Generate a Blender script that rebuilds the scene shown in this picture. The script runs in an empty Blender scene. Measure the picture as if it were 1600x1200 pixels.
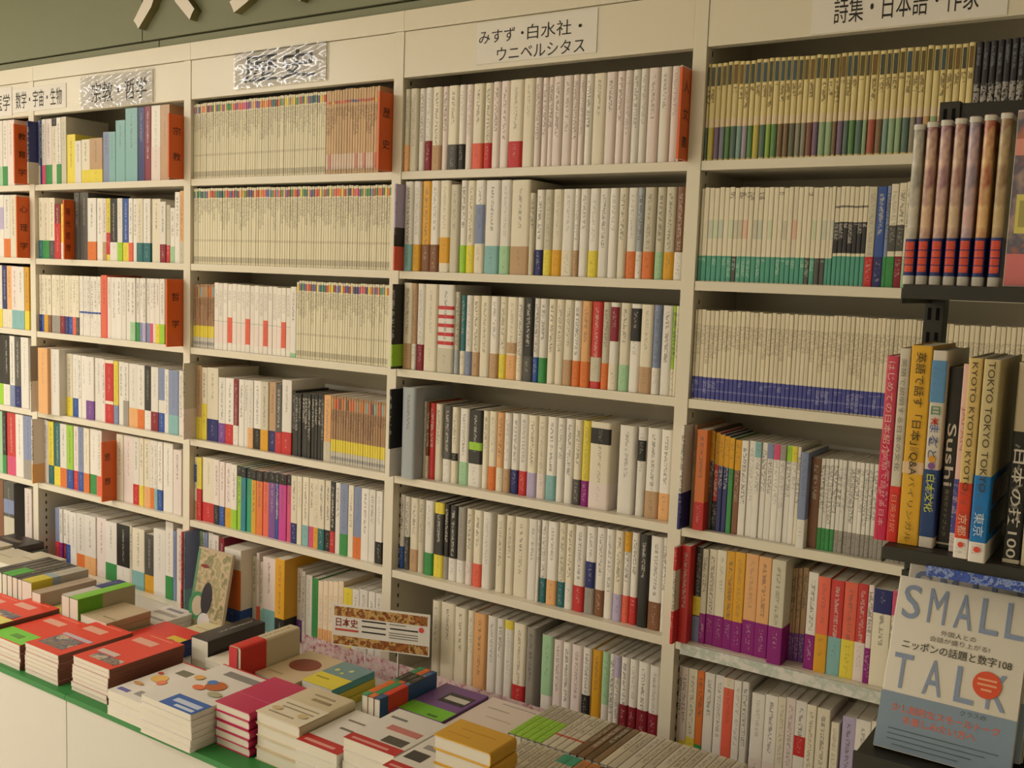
import bpy, bmesh, math, random
from mathutils import Matrix, Vector
random.seed(7)
scene = bpy.context.scene
C = scene.collection

# ------------------------------------------------------------------ camera, light, exposure
ZO = 0.25                                   # floor offset of the measured heights
cam_d = bpy.data.cameras.new('camera'); cam = bpy.data.objects.new('camera', cam_d); C.objects.link(cam)
cam_d.sensor_fit = 'HORIZONTAL'; cam_d.sensor_width = 36.0; cam_d.lens = 35.911
cam_d.clip_start = 0.05; cam_d.clip_end = 60
RR = Vector((0.8278942, 0.55972351, 0.03606639)); UU = Vector((-0.08766551, 0.06561858, 0.9939864)); FF = Vector((-0.55399093, 0.82607735, -0.10339369))
m = Matrix((RR, UU, -FF)).transposed().to_4x4()
m.translation = Vector((3.70584, -2.22189, 1.47696 + ZO))
cam.matrix_world = m
scene.camera = cam

scene.view_settings.view_transform = 'Standard'; scene.view_settings.look = 'None'
scene.view_settings.gamma = 1.0; scene.view_settings.use_curve_mapping = False
scene.view_settings.exposure = 0.0
world = bpy.data.worlds.new('world'); scene.world = world; world.use_nodes = True
world.node_tree.nodes['Background'].inputs[0].default_value = (0.9, 0.82, 0.62, 1)
world.node_tree.nodes['Background'].inputs[1].default_value = 0.03

LAMPS = [(-2.6, -2.0, 34), (-0.9, -2.0, 32), (0.8, -2.0, 5), (-3.0, -4.4, 78), (-1.0, -4.4, 62), (1.0, -4.4, 14), (3.0, -4.4, 2), (-2.5, -7.0, 64), (0.5, -7.0, 22), (3.5, -7.0, 3)]
LAMP_COL = (1.0, 0.94, 0.88)
CEIL = 2.98
for (lx, ly, lw) in LAMPS:
    ld = bpy.data.lights.new('tube_light', 'AREA'); ld.shape = 'RECTANGLE'; ld.size = 1.2; ld.size_y = 0.16
    ld.energy = lw; ld.color = LAMP_COL
    lo = bpy.data.objects.new('tube_light', ld); C.objects.link(lo); lo.location = (lx, ly, CEIL - 0.085)

# ------------------------------------------------------------------ palette
def lin(c):
    return tuple((v / 255 / 12.92) if v / 255 <= 0.04045 else ((v / 255 + 0.055) / 1.055) ** 2.4 for v in c)
PAL = {'W': ((233, 227, 217), 'white'), 'P': ((233, 218, 211), 'pale pink'), 'C': ((231, 221, 198), 'cream'), 'I': ((206, 198, 176), 'ivory'),
       'G': ((158, 152, 142), 'grey'), 'K': ((40, 38, 36), 'black'), 'D': ((84, 82, 78), 'dark grey'), 'R': ((198, 52, 52), 'red'),
       'r': ((136, 34, 48), 'crimson'), 'O': ((222, 120, 56), 'orange'), 'o': ((232, 176, 118), 'apricot'), 'A': ((222, 164, 44), 'amber'),
       'L': ((232, 212, 74), 'yellow'), 'l': ((160, 208, 60), 'lime'), 'E': ((62, 146, 78), 'green'), 'e': ((166, 206, 164), 'pale green'),
       'T': ((44, 108, 112), 'teal'), 't': ((136, 184, 184), 'pale teal'), 'B': ((48, 84, 160), 'blue'), 'b': ((132, 144, 178), 'light blue'), 'q': ((168, 174, 180), 'silver-grey'), 'x': ((34, 132, 152), 'sea-blue'), 'y': ((44, 156, 112), 'emerald'), 'z': ((200, 56, 146), 'magenta'),
       'N': ((42, 48, 108), 'navy'), 'V': ((124, 76, 150), 'violet'), 'v': ((188, 176, 208), 'lavender'), 'M': ((142, 32, 122), 'purple'),
       'm': ((216, 84, 122), 'rose'), 'H': ((132, 88, 60), 'brown'), 'h': ((192, 156, 118), 'tan'), 'S': ((232, 104, 80), 'salmon red')}
COL = {k: lin(v[0]) for k, v in PAL.items()}
NAME = {k: v[1] for k, v in PAL.items()}

# ------------------------------------------------------------------ materials
class NT:
    def __init__(s, name):
        s.m = bpy.data.materials.new(name); s.m.use_nodes = True
        s.t = s.m.node_tree; s.bsdf = s.t.nodes['Principled BSDF']
    def n(s, typ, **kw):
        x = s.t.nodes.new(typ)
        for k, v in kw.items(): setattr(x, k, v)
        return x
    def put(s, sock, v):
        if v is None: return
        if isinstance(v, bpy.types.NodeSocket): s.t.links.new(v, sock)
        elif isinstance(v, (tuple, list)): sock.default_value = tuple(v) + ((1.0,) if len(v) == 3 and len(sock.default_value) == 4 else ())
        else: sock.default_value = v
    def math(s, op, a, b=None, c=None):
        x = s.n('ShaderNodeMath', operation=op)
        s.put(x.inputs[0], a); s.put(x.inputs[1], b)
        if c is not None: s.put(x.inputs[2], c)
        return x.outputs[0]
    def mix(s, f, a, b):
        x = s.n('ShaderNodeMix', data_type='RGBA')
        s.put(x.inputs[0], f); s.put(x.inputs[6], a); s.put(x.inputs[7], b)
        return x.outputs[2]
    def band(s, v, lo, hi, e=0.004):
        a = s.n('ShaderNodeMapRange'); s.put(a.inputs[0], v); a.inputs[1].default_value = lo - e; a.inputs[2].default_value = lo + e
        b = s.n('ShaderNodeMapRange'); s.put(b.inputs[0], v); b.inputs[1].default_value = hi - e; b.inputs[2].default_value = hi + e
        return s.math('SUBTRACT', a.outputs[0], b.outputs[0])
    def noise(s, vec, scale, detail=2.0, rough=0.5):
        x = s.n('ShaderNodeTexNoise'); s.put(x.inputs['Vector'], vec); x.inputs['Scale'].default_value = scale
        x.inputs['Detail'].default_value = detail; x.inputs['Roughness'].default_value = rough
        return x.outputs[0]
    def ramp(s, f, stops, interp='LINEAR'):
        x = s.n('ShaderNodeValToRGB'); s.put(x.inputs[0], f); x.color_ramp.interpolation = interp
        e = x.color_ramp.elements
        while len(e) > 1: e.remove(e[0])
        e[0].position = stops[0][0]; e[0].color = tuple(stops[0][1]) + (1,)
        for p, c in stops[1:]:
            k = e.new(p); k.color = tuple(c) + (1,)
        return x.outputs[0]
    def obj(s, what='Object'):
        x = s.n('ShaderNodeTexCoord'); return x.outputs[what]
    def uv(s):
        x = s.n('ShaderNodeSeparateXYZ'); s.put(x.inputs[0], s.obj('UV')); return x.outputs[0], x.outputs[1]
    def comb(s, a, b, c):
        x = s.n('ShaderNodeCombineXYZ'); s.put(x.inputs[0], a); s.put(x.inputs[1], b); s.put(x.inputs[2], c); return x.outputs[0]
    def info(s, what):
        x = s.n('ShaderNodeObjectInfo'); return x.outputs[what]
    def done(s, col, rough=0.5, spec=0.4, coat=0.0):
        s.put(s.bsdf.inputs['Base Color'], col); s.put(s.bsdf.inputs['Roughness'], rough); s.put(s.bsdf.inputs['Specular IOR Level'], spec)
        if coat: s.bsdf.inputs['Coat Weight'].default_value = coat; s.bsdf.inputs['Coat Roughness'].default_value = 0.12
        return s.m

def plain(name, col, rough=0.5, spec=0.4, var=0.05, scale=6.0, coat=0.0):
    t = NT(name); f = t.noise(t.obj(), scale, 4.0, 0.6)
    return t.done(t.mix(f, tuple(c * (1 - var) for c in col), tuple(min(1, c * (1 + var)) for c in col)), rough, spec, coat)

def glyphs(t, u, v, rnd, dens=46.0, lo=0.28, hi=0.93, half=0.22, thr=0.5):
    """small printed characters running down the middle of a spine"""
    n = t.noise(t.comb(t.math('MULTIPLY', u, 3.4), t.math('MULTIPLY', v, dens), t.math('MULTIPLY', rnd, 97.0)), 1.0, 2.0, 0.7)
    ink = t.math('GREATER_THAN', n, thr)
    du = t.math('ABSOLUTE', t.math('SUBTRACT', u, 0.5))
    ins = t.math('LESS_THAN', du, half)
    end = t.math('ADD', lo, t.math('MULTIPLY', t.math('FRACT', t.math('MULTIPLY', rnd, 13.7)), 0.3))
    a = t.math('GREATER_THAN', v, end); b = t.math('LESS_THAN', v, hi)
    return t.math('MULTIPLY', t.math('MULTIPLY', ink, ins), t.math('MULTIPLY', a, b))

def make_cover():
    t = NT('printed_cover'); u, v = t.uv(); rnd = t.info('Random'); col = t.info('Color')
    g = glyphs(t, u, v, rnd)
    bw = t.n('ShaderNodeRGBToBW'); t.put(bw.inputs[0], col)
    ink = t.mix(t.math('GREATER_THAN', bw.outputs[0], 0.16), (0.62, 0.58, 0.5), (0.1, 0.09, 0.085))
    amt = t.math('MULTIPLY', g, t.math('MULTIPLY', t.info('Alpha'), 0.6))
    var = t.math('MULTIPLY_ADD', rnd, 0.12, 0.93)
    c = t.n('ShaderNodeVectorMath', operation='SCALE'); t.put(c.inputs[0], col); t.put(c.inputs[3], var)
    return t.done(t.mix(amt, c.outputs[0], ink), 0.34, 0.45)
def make_band():
    t = NT('printed_paper_band'); u, v = t.uv(); rnd = t.info('Random'); col = t.info('Color')
    g = glyphs(t, u, v, rnd, 15.0, 0.1, 0.9, 0.24, 0.56)
    bw = t.n('ShaderNodeRGBToBW'); t.put(bw.inputs[0], col)
    ink = t.mix(t.math('GREATER_THAN', bw.outputs[0], 0.16), (0.7, 0.66, 0.58), (0.08, 0.07, 0.07))
    return t.done(t.mix(t.math('MULTIPLY', t.math('MULTIPLY', g, 0.32), t.info('Alpha')), col, ink), 0.45, 0.35)

def series(name, base, zones, text=None, rough=0.42, tint=0.06):
    """zones: (v0, v1, colour or 'obj' or ('ramp', [...]), strength)"""
    t = NT(name); u, v = t.uv(); rnd = t.info('Random')
    c = t.ramp(rnd, [(0, tuple(x * (1 - tint) for x in base)), (1, tuple(min(1, x * (1 + tint)) for x in base))])
    for (a, b, col, k) in zones:
        if col == 'obj': col = t.info('Color')
        elif isinstance(col, tuple) and col[0] == 'ramp': col = t.ramp(t.math('FRACT', t.math('MULTIPLY', rnd, 7.31)), [(i / len(col[1]), x) for i, x in enumerate(col[1])], 'CONSTANT')
        c = t.mix(t.math('MULTIPLY', t.band(v, a, b), k), c, col)
    if text:
        for (lo, hi, half, ink, k, dens) in text:
            g = glyphs(t, u, v, rnd, dens, lo, hi, half, 0.47)
            c = t.mix(t.math('MULTIPLY', g, k), c, ink)
    return t.done(c, rough, 0.4)

bright = [COL[k] for k in 'RLBETOVSmArbGNoSELRTVb']
M = {}
M['cover'] = make_cover(); M['band'] = make_band()
M['cap'] = series('slim_series_cover', lin((228, 219, 190)), [(0.03, 0.10, lin((176, 166, 140)), 0.75), (0.30, 0.33, lin((190, 178, 150)), 0.5), (0.875, 0.965, ('ramp', bright), 0.9)], [(0.45, 0.86, 0.34, lin((130, 122, 102)), 0.38, 60)])
M['brown'] = series('tan_series_cover', lin((206, 172, 130)), [(0.03, 0.09, lin((176, 150, 120)), 0.7), (0.06, 0.24, ('ramp', [COL['P'], COL['m'], COL['P'], COL['R'], COL['P']]), 0.5), (0.84, 0.87, ('ramp', [COL['R'], COL['B'], COL['L'], COL['S']]), 0.7)], [(0.45, 0.8, 0.34, lin((130, 100, 72)), 0.5, 60)])
M['obi'] = series('pictured_series_cover', lin((168, 132, 98)), [(0, 0.17, lin((206, 200, 186)), 1), (0.05, 0.10, lin((120, 118, 128)), 0.6), (0.17, 0.35, COL['L'], 1), (0.80, 0.955, ('ramp', [COL['h'], COL['D'], COL['O'], COL['S'], COL['t'], COL['h']]), 0.7)], [(0.4, 0.78, 0.3, lin((110, 80, 60)), 0.5, 50)])
M['white'] = series('white_series_cover', lin((236, 228, 216)), [(0.42, 0.44, lin((200, 190, 176)), 0.6), (0.1, 0.4, lin((238, 216, 206)), 0.6)], [(0.5, 0.9, 0.3, lin((170, 160, 150)), 0.4, 50)])
M['blue'] = series('blue_foot_series_cover', lin((226, 214, 186)), [(0.012, 0.255, 'obj', 1), (0.10, 0.115, lin((150, 150, 200)), 0.5)], [(0.36, 0.84, 0.34, lin((124, 110, 88)), 0.32, 55), (0.02, 0.22, 0.25, lin((170, 170, 214)), 0.45, 60)])
M['teal'] = series('coloured_foot_series_cover', lin((230, 220, 194)), [(0.004, 0.275, 'obj', 1), (0.46, 0.66, ('ramp', [COL['C'], COL['t'], COL['C'], COL['e'], COL['G'], COL['C'], COL['S'], COL['C']]), 0.35)], [(0.86, 0.95, 0.3, lin((120, 110, 90)), 0.7, 55), (0.03, 0.25, 0.2, lin((190, 220, 200)), 0.4, 50)])
M['tealblack'] = series('black_title_series_cover', lin((230, 220, 194)), [(0.004, 0.30, 'obj', 1), (0.33, 0.645, lin((50, 48, 50)), 1), (0.79, 0.81, lin((60, 56, 56)), 0.8)], [(0.34, 0.63, 0.25, lin((190, 184, 176)), 0.6, 55)])
M['poem'] = series('poetry_series_cover', lin((226, 208, 150)), [(0.015, 0.345, 'obj', 1), (0.345, 0.43, lin((228, 206, 176)), 0.8)], [(0.5, 0.74, 0.2, lin((110, 92, 60)), 0.75, 26)])
t = NT('poetry_title_panel'); M['panel'] = t.done(t.ramp(t.info('Random'), [(0, lin((70, 74, 66))), (0.3, lin((96, 84, 44))), (0.55, lin((66, 84, 92))), (0.8, lin((118, 92, 44)))], 'CONSTANT'), 0.45)
M['black'] = series('black_series_cover', lin((52, 50, 56)), [], [(0.1, 0.62, 0.36, lin((190, 184, 180)), 0.7, 30), (0.66, 0.95, 0.14, lin((110, 120, 130)), 0.7, 40)])
M['plain'] = series('plain_series_cover', lin((238, 218, 190)), [], [(0.2, 0.8, 0.3, lin((200, 176, 150)), 0.4, 40)])
M['poemk'] = M['poem']

def pages_mat():
    t = NT('page_edges'); o = t.obj()
    x = t.n('ShaderNodeMapping'); t.put(x.inputs[0], o); x.inputs['Scale'].default_value = (900, 1.5, 1.5)
    f = t.noise(x.outputs[0], 1.0, 2.0)
    return t.done(t.mix(f, lin((212, 203, 184)), lin((236, 228, 212))), 0.8, 0.15)
M['pages'] = pages_mat()
M['paint'] = plain('cream_painted_steel', lin((228, 219, 198)), 0.3, 0.45, 0.02, 3.0)
M['wallp'] = plain('grey_green_wall_panel', lin((134, 136, 112)), 0.6, 0.3, 0.03, 3.0)
M['seam'] = plain('dark_joint', lin((70, 72, 52)), 0.8, 0.1)
M['letter'] = plain('white_sign_board', lin((236, 226, 214)), 0.5, 0.3, 0.02)
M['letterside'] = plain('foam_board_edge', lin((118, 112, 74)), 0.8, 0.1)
M['paper'] = plain('white_paper', lin((236, 230, 222)), 0.5, 0.3, 0.02)
M['ink'] = plain('black_print', lin((42, 38, 36)), 0.5, 0.3)
M['orange'] = plain('orange_plastic', lin((224, 98, 30)), 0.35, 0.45, 0.04)
M['green'] = plain('green_worktop', lin((52, 128, 62)), 0.5, 0.4, 0.05)
M['base'] = plain('cream_laminate', lin((212, 206, 194)), 0.4, 0.4, 0.02, 2.0)
M['rack'] = plain('black_rack_steel', lin((46, 44, 38)), 0.45, 0.4, 0.1)
M['slot'] = plain('slot_black', (0.006, 0.006, 0.006), 0.8, 0.1)
M['ceil'] = plain('ceiling_board', lin((240, 236, 224)), 0.9, 0.1, 0.03)
M['floor'] = plain('beige_floor_tile', lin((232, 226, 206)), 0.4, 0.4, 0.03)
M['room'] = plain('room_wall_paint', lin((230, 224, 206)), 0.8, 0.2, 0.03)
M['lampbody'] = plain('lamp_housing_white', lin((236, 234, 226)), 0.4, 0.4, 0.01)
_solid = {}
def solid(rgb, rough=0.42, spec=0.4, coat=0.0, var=0.03):
    k = (tuple(rgb), rough, coat)
    if k not in _solid: _solid[k] = plain('print_%02x%02x%02x' % tuple(int(v) for v in rgb), lin(rgb), rough, spec, var, 20.0, coat)
    return _solid[k]
def mottle(name, cols, scale, rough=0.4, coat=0.0, stretch=(1, 1, 1)):
    t = NT(name); x = t.n('ShaderNodeMapping'); t.put(x.inputs[0], t.obj()); x.inputs['Scale'].default_value = stretch
    f = t.noise(x.outputs[0], scale, 3.0, 0.6)
    st = [(0.28 + 0.44 * i / max(1, len(cols) - 1), lin(c)) for i, c in enumerate(cols)]
    return t.done(t.ramp(f, st), rough, 0.4, coat)

def ordn(n):
    return '%d%s' % (n, 'th' if 10 <= n % 100 <= 20 else {1: 'st', 2: 'nd', 3: 'rd'}.get(n % 10, 'th'))
# ------------------------------------------------------------------ mesh helpers
class MB:
    def __init__(s): s.v = []; s.f = []; s.uv = []; s.mi = []
    def face(s, pts, uv=None, mi=0):
        k = len(s.v); s.v += [tuple(p) for p in pts]; s.f.append(tuple(range(k, k + len(pts))))
        s.uv.append(uv or [(-1, -1)] * len(pts)); s.mi.append(mi)
    def box(s, x0, x1, y0, y1, z0, z1, mi=0, bev=0.0):
        p = [(x, y, z) for z in (z0, z1) for y in (y0, y1) for x in (x0, x1)]
        for q, uv in (((0, 2, 3, 1), None), ((4, 5, 7, 6), None), ((0, 1, 5, 4), 1), ((2, 6, 7, 3), None), ((0, 4, 6, 2), None), ((1, 3, 7, 5), None)):
            s.face([p[i] for i in q], [(0, 0), (1, 0), (1, 1), (0, 1)] if uv else None, mi)
    def mesh(s, name, mats, weld=True, smooth=False):
        me = bpy.data.meshes.new(name); me.from_pydata(s.v, [], s.f)
        ul = me.uv_layers.new(name='UVMap')
        flat = [c for f in s.uv for q in f for c in q]
        ul.data.foreach_set('uv', flat)
        me.polygons.foreach_set('material_index', s.mi)
        for mm in mats: me.materials.append(mm)
        if weld:
            b = bmesh.new(); b.from_mesh(me); bmesh.ops.remove_doubles(b, verts=b.verts, dist=1e-6)
            bmesh.ops.recalc_face_normals(b, faces=b.faces); b.to_mesh(me); b.free()
        if smooth:
            me.polygons.foreach_set('use_smooth', [True] * len(me.polygons))
            me.set_sharp_from_angle(angle=math.radians(40))
        me.update()
        return me

def tag(o, label=None, cat=None, group=None, kind=None):
    if label: o['label'] = label
    if cat: o['category'] = cat
    if group: o['group'] = group
    if kind: o['kind'] = kind
    return o
def link(name, me, parent=None, col=None, mw=None):
    o = bpy.data.objects.new(name, me); C.objects.link(o)
    if parent is not None: o.parent = parent
    if mw is not None: o.matrix_world = mw
    if col is not None: o.color = col
    return o
def empty(name, loc, rz=0.0):
    o = bpy.data.objects.new(name, None); C.objects.link(o); o.location = loc; o.rotation_euler = (0, 0, rz); o.empty_display_size = 0.05
    return o
def boxes(name, mat, parent, *bs, bevel=0.0, mats=None):
    """one mesh of boxes given in the parent's own space"""
    b = MB()
    for x in bs: b.box(*x[:6], mi=x[6] if len(x) > 6 else 0)
    me = b.mesh(name, mats or [mat])
    if bevel:
        bm = bmesh.new(); bm.from_mesh(me)
        bmesh.ops.bevel(bm, geom=list(bm.edges), offset=bevel, segments=2, affect='EDGES', profile=0.7, clamp_overlap=True)
        bm.to_mesh(me); bm.free()
    return link(name, me, parent)
_txt = {}
def text_mesh(s, mat, extrude=0.0004, bold=0.0, side=None):
    k = (s, mat.name, extrude, bold)
    if k not in _txt:
        cu = bpy.data.curves.new('lettering', 'FONT'); cu.body = s; cu.size = 1.0; cu.extrude = extrude; cu.offset = bold
        cu.align_x = 'CENTER'; cu.align_y = 'CENTER'; cu.resolution_u = 3
        o = bpy.data.objects.new('lettering', cu); C.objects.link(o)
        dg = bpy.context.evaluated_depsgraph_get()
        me = bpy.data.meshes.new_from_object(o.evaluated_get(dg)); me.name = 'lettering'
        bpy.data.objects.remove(o); bpy.data.curves.remove(cu)
        me.materials.clear(); me.materials.append(mat)
        if side:
            me.materials.append(side)
            for p in me.polygons:
                if abs(p.normal.z) < 0.5: p.material_index = 1
        _txt[k] = me
    return _txt[k]
def bounds(me):
    xs = [v.co.x for v in me.vertices]; ys = [v.co.y for v in me.vertices]
    return min(xs), max(xs), min(ys), max(ys)
def put_text(s, mat, parent, origin, xdir, ydir, w, h, name='lettering', bold=0.0, lift=0.0006):
    """lettering centred at origin (parent space), fitted into w x h along xdir, ydir"""
    me = text_mesh(s, mat, 0.0, bold)
    if len(me.vertices) == 0: return None
    a, b, c, d = bounds(me)
    X = Vector(xdir).normalized(); Y = Vector(ydir).normalized(); Z = X.cross(Y)
    sx = w / (b - a); sy = h / (d - c)
    mt = Matrix((X * sx, Y * sy, Z)).transposed().to_4x4()
    mt.translation = Vector(origin) + Z * lift - X * sx * (a + b) / 2 - Y * sy * (c + d) / 2
    o = link(name, me, parent); o.matrix_parent_inverse = Matrix.Identity(4); o.matrix_basis = mt
    return o

# ------------------------------------------------------------------ books
def profile(w, d, off, rnd, t=0.0):
    """outer line of a cover seen from above: left fore-edge -> spine (at y = 0, bulging to -y) -> right fore-edge"""
    hw = w / 2 + off
    r = min(rnd, hw * 0.9)
    pts = [(-hw, d)]
    n = 4
    for i in range(n + 1):
        a = math.pi / 2 * i / n
        pts.append((-hw + r * (1 - math.cos(a)), r * 0.8 * (1 - math.sin(a)) - off))
    for i in range(n + 1):
        a = math.pi / 2 * (1 - i / n)
        pts.append((hw - r * (1 - math.cos(a)), r * 0.8 * (1 - math.sin(a)) - off))
    pts.append((hw, d))
    return pts
def u_shape(w, d, z0, z1, off, t, rnd, full_h, spine_only=False):
    """folded sheet of thickness t round a spine, between heights z0 and z1"""
    O = profile(w, d, off, rnd); I = profile(w - 2 * t, d, off, max(rnd - t, 0.0002)); I = [(x, y + (t if 0 < i < len(I) - 1 else 0)) for i, (x, y) in enumerate(I)]
    if spine_only: O = O[2:-2]; I = I[2:-2]
    n = len(O)
    us = []
    for i, (x, y) in enumerate(O):
        if not spine_only and i == 0: us.append(0.5 - w / 0.04 - 3)
        elif not spine_only and i == n - 1: us.append(0.5 + w / 0.04 + 3)
        else: us.append(0.5 + x / 0.02)
    b = MB()
    v0, v1 = z0 / full_h, z1 / full_h
    if full_h < 0: v0, v1 = 0.0, 1.0
    for i in range(n - 1):
        (xa, ya), (xb, yb) = O[i], O[i + 1]
        b.face([(xa, ya, z0), (xb, yb, z0), (xb, yb, z1), (xa, ya, z1)], [(us[i], v0), (us[i + 1], v0), (us[i + 1], v1), (us[i], v1)])
        (xc, yc), (xd, yd) = I[i], I[i + 1]
        b.face([(xc, yc, z1), (xd, yd, z1), (xd, yd, z0), (xc, yc, z0)])
        b.face([(xa, ya, z1), (xb, yb, z1), (xd, yd, z1), (xc, yc, z1)])
        b.face([(xa, ya, z0), (xc, yc, z0), (xd, yd, z0), (xb, yb, z0)])
    for i in (0, n - 1):
        (xa, ya), (xc, yc) = O[i], I[i]
        b.face([(xa, ya, z0), (xa, ya, z1), (xc, yc, z1), (xc, yc, z0)])
    return b
_mesh = {}
def cached(key, fn):
    if key not in _mesh: _mesh[key] = fn()
    return _mesh[key]
def q4(v): return round(v, 4)
def cover_mesh(w, h, d, t, rnd, mat): return cached(('c', q4(w), q4(h), q4(d), t, q4(rnd), mat.name), lambda: u_shape(w, d, 0, h, 0, t, rnd, h).mesh('cover', [mat], smooth=True))
def pages_mesh(w, h, d, t, inset): 
    def f():
        b = MB(); b.box(-w / 2 + t, w / 2 - t, min(0.004, d * 0.1), d - inset, inset, h - inset); return b.mesh('page_block', [M['pages']])
    return cached(('p', q4(w), q4(h), q4(d), t, inset), f)
def wrap_mesh(w, h, d, z0, z1, rnd, mat, spine_only, off=0.0004):
    return cached(('w', q4(w), q4(d), q4(z0), q4(z1), q4(rnd), mat.name, spine_only, off), lambda: u_shape(w, d, z0, z1, off, 0.0003, rnd, -1, spine_only).mesh('paper_band', [mat], smooth=True))
def closed_mesh(w, h, d, rnd, mat):
    def f():
        O = profile(w, d, 0, rnd); n = len(O); b = MB()
        us = [0.5 - w / 0.04 - 3] + [0.5 + x / 0.02 for x, y in O[1:-1]] + [0.5 + w / 0.04 + 3]
        for i in range(n - 1):
            (xa, ya), (xb, yb) = O[i], O[i + 1]
            b.face([(xa, ya, 0), (xb, yb, 0), (xb, yb, h), (xa, ya, h)], [(us[i], 0), (us[i + 1], 0), (us[i + 1], 1), (us[i], 1)])
        b.face([(x, y, h) for x, y in O], None, 1); b.face([(x, y, 0) for x, y in reversed(O)], None, 1)
        b.face([(O[-1][0], O[-1][1], 0), (O[0][0], O[0][1], 0), (O[0][0], O[0][1], h), (O[-1][0], O[-1][1], h)], None, 1)
        return b.mesh('slim_book', [mat, M['pages']], smooth=True)
    return cached(('s', q4(w), q4(h), q4(d), q4(rnd), mat.name), f)

def make_book(name, w, h, d, col, mw, bands=(), patches=(), hard=False, text=1.0, style=None, has_pages=True, wrap_patch=False):
    """a whole book: spine bottom centre at the origin, spine facing -y; returns the thing"""
    t = 0.0022 if hard else 0.0006
    rnd = min(w * 0.42, 0.009) if hard else min(w * 0.22, 0.0022)
    if w < 3.2 * t: t = w / 3.6
    mat = M[style] if style else M['cover']
    if not has_pages:
        root = link(name, closed_mesh(w, h, d, rnd, mat), None, tuple(col) + (text,), mw)
    else:
        root = link(name, cover_mesh(w, h, d, t, rnd, mat), None, tuple(col) + (text,), mw)
        link('page_block', pages_mesh(w, h, d, t, 0.0025 if hard else 0.0012), root)
    for (z0, z1, c) in bands:
        z0 = max(z0, 0.0004)
        link('paper_band', wrap_mesh(w, h, d * 0.96, z0 * h, z1 * h, rnd, M['band'], False), root, tuple(c) + (1.0,))
    for (z0, z1, c) in patches:
        link('title_panel', wrap_mesh(w, h, d * 0.6, z0 * h, min(z1, 0.998) * h, rnd, M['band'], not wrap_patch, 0.0005), root, tuple(c) if len(c) == 4 else tuple(c) + (1.0,))
    return root

# ------------------------------------------------------------------ room
def struct(name, mat, *bs):
    o = boxes(name, mat, None, *bs); o['kind'] = 'structure'; return o
struct('floor', M['floor'], (-6, 7, -9.0, 0.6, -0.1, 0.0))
struct('ceiling', M['ceil'], (-6, 7, -9.0, 0.6, CEIL, CEIL + 0.1))
struct('wall_left', M['room'], (-6.1, -6, -9.0, 0.6, 0, CEIL))
struct('wall_right', M['room'], (7, 7.1, -9.0, 0.6, 0, CEIL))
struct('wall_rear', M['room'], (-6, 7, -9.1, -9.0, 0, CEIL))
wb = struct('wall_back', M['wallp'], (-6, 7, 0.275, 0.6, 0, CEIL))
# the bulkhead above the bookcases: long boards with thin dark joints
for i, (a, b) in enumerate(((-2.6, -0.62), (-0.615, 0.664), (0.669, 1.95), (1.955, 3.2), (3.205, 4.6))):
    o = boxes('wall_panel_%d' % (i + 1), M['wallp'], None, (a, b, 0.0, 0.275, 2.225 + ZO, CEIL)); o['kind'] = 'structure'
for i, (a, b) in enumerate(((-2.6, 0.748), (0.753, 3.2), (3.205, 4.6))):
    o = boxes('trim_%d' % (i + 1), M['wallp'], None, (a, b, 0.004, 0.275, 2.197 + ZO, 2.219 + ZO)); o['kind'] = 'structure'
o = boxes('trim_4', M['seam'], None, (-2.6, 4.6, 0.012, 0.275, 2.19 + ZO, 2.3 + ZO)); o['kind'] = 'structure'

for i, (lx, ly, lw) in enumerate(LAMPS):
    e = empty('ceiling_lamp', (lx, ly, CEIL))
    boxes('housing', M['lampbody'], e, (-0.64, 0.64, -0.11, 0.11, -0.06, -0.0005), bevel=0.006)
    boxes('end_cap', M['lampbody'], e, (-0.655, -0.641, -0.1, 0.1, -0.055, -0.005)); boxes('end_cap', M['lampbody'], e, (0.641, 0.655, -0.1, 0.1, -0.055, -0.005))
    tag(e, 'white ceiling strip lamp %s over the aisle' % (ordn(i % 4 + 1) + ' in the ' + ['row beside the bookcases', 'second row from the bookcases', 'third row from the bookcases'][0 if i < 3 else (1 if i < 7 else 2)]), 'lamp', 'ceiling strip lamps')

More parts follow.
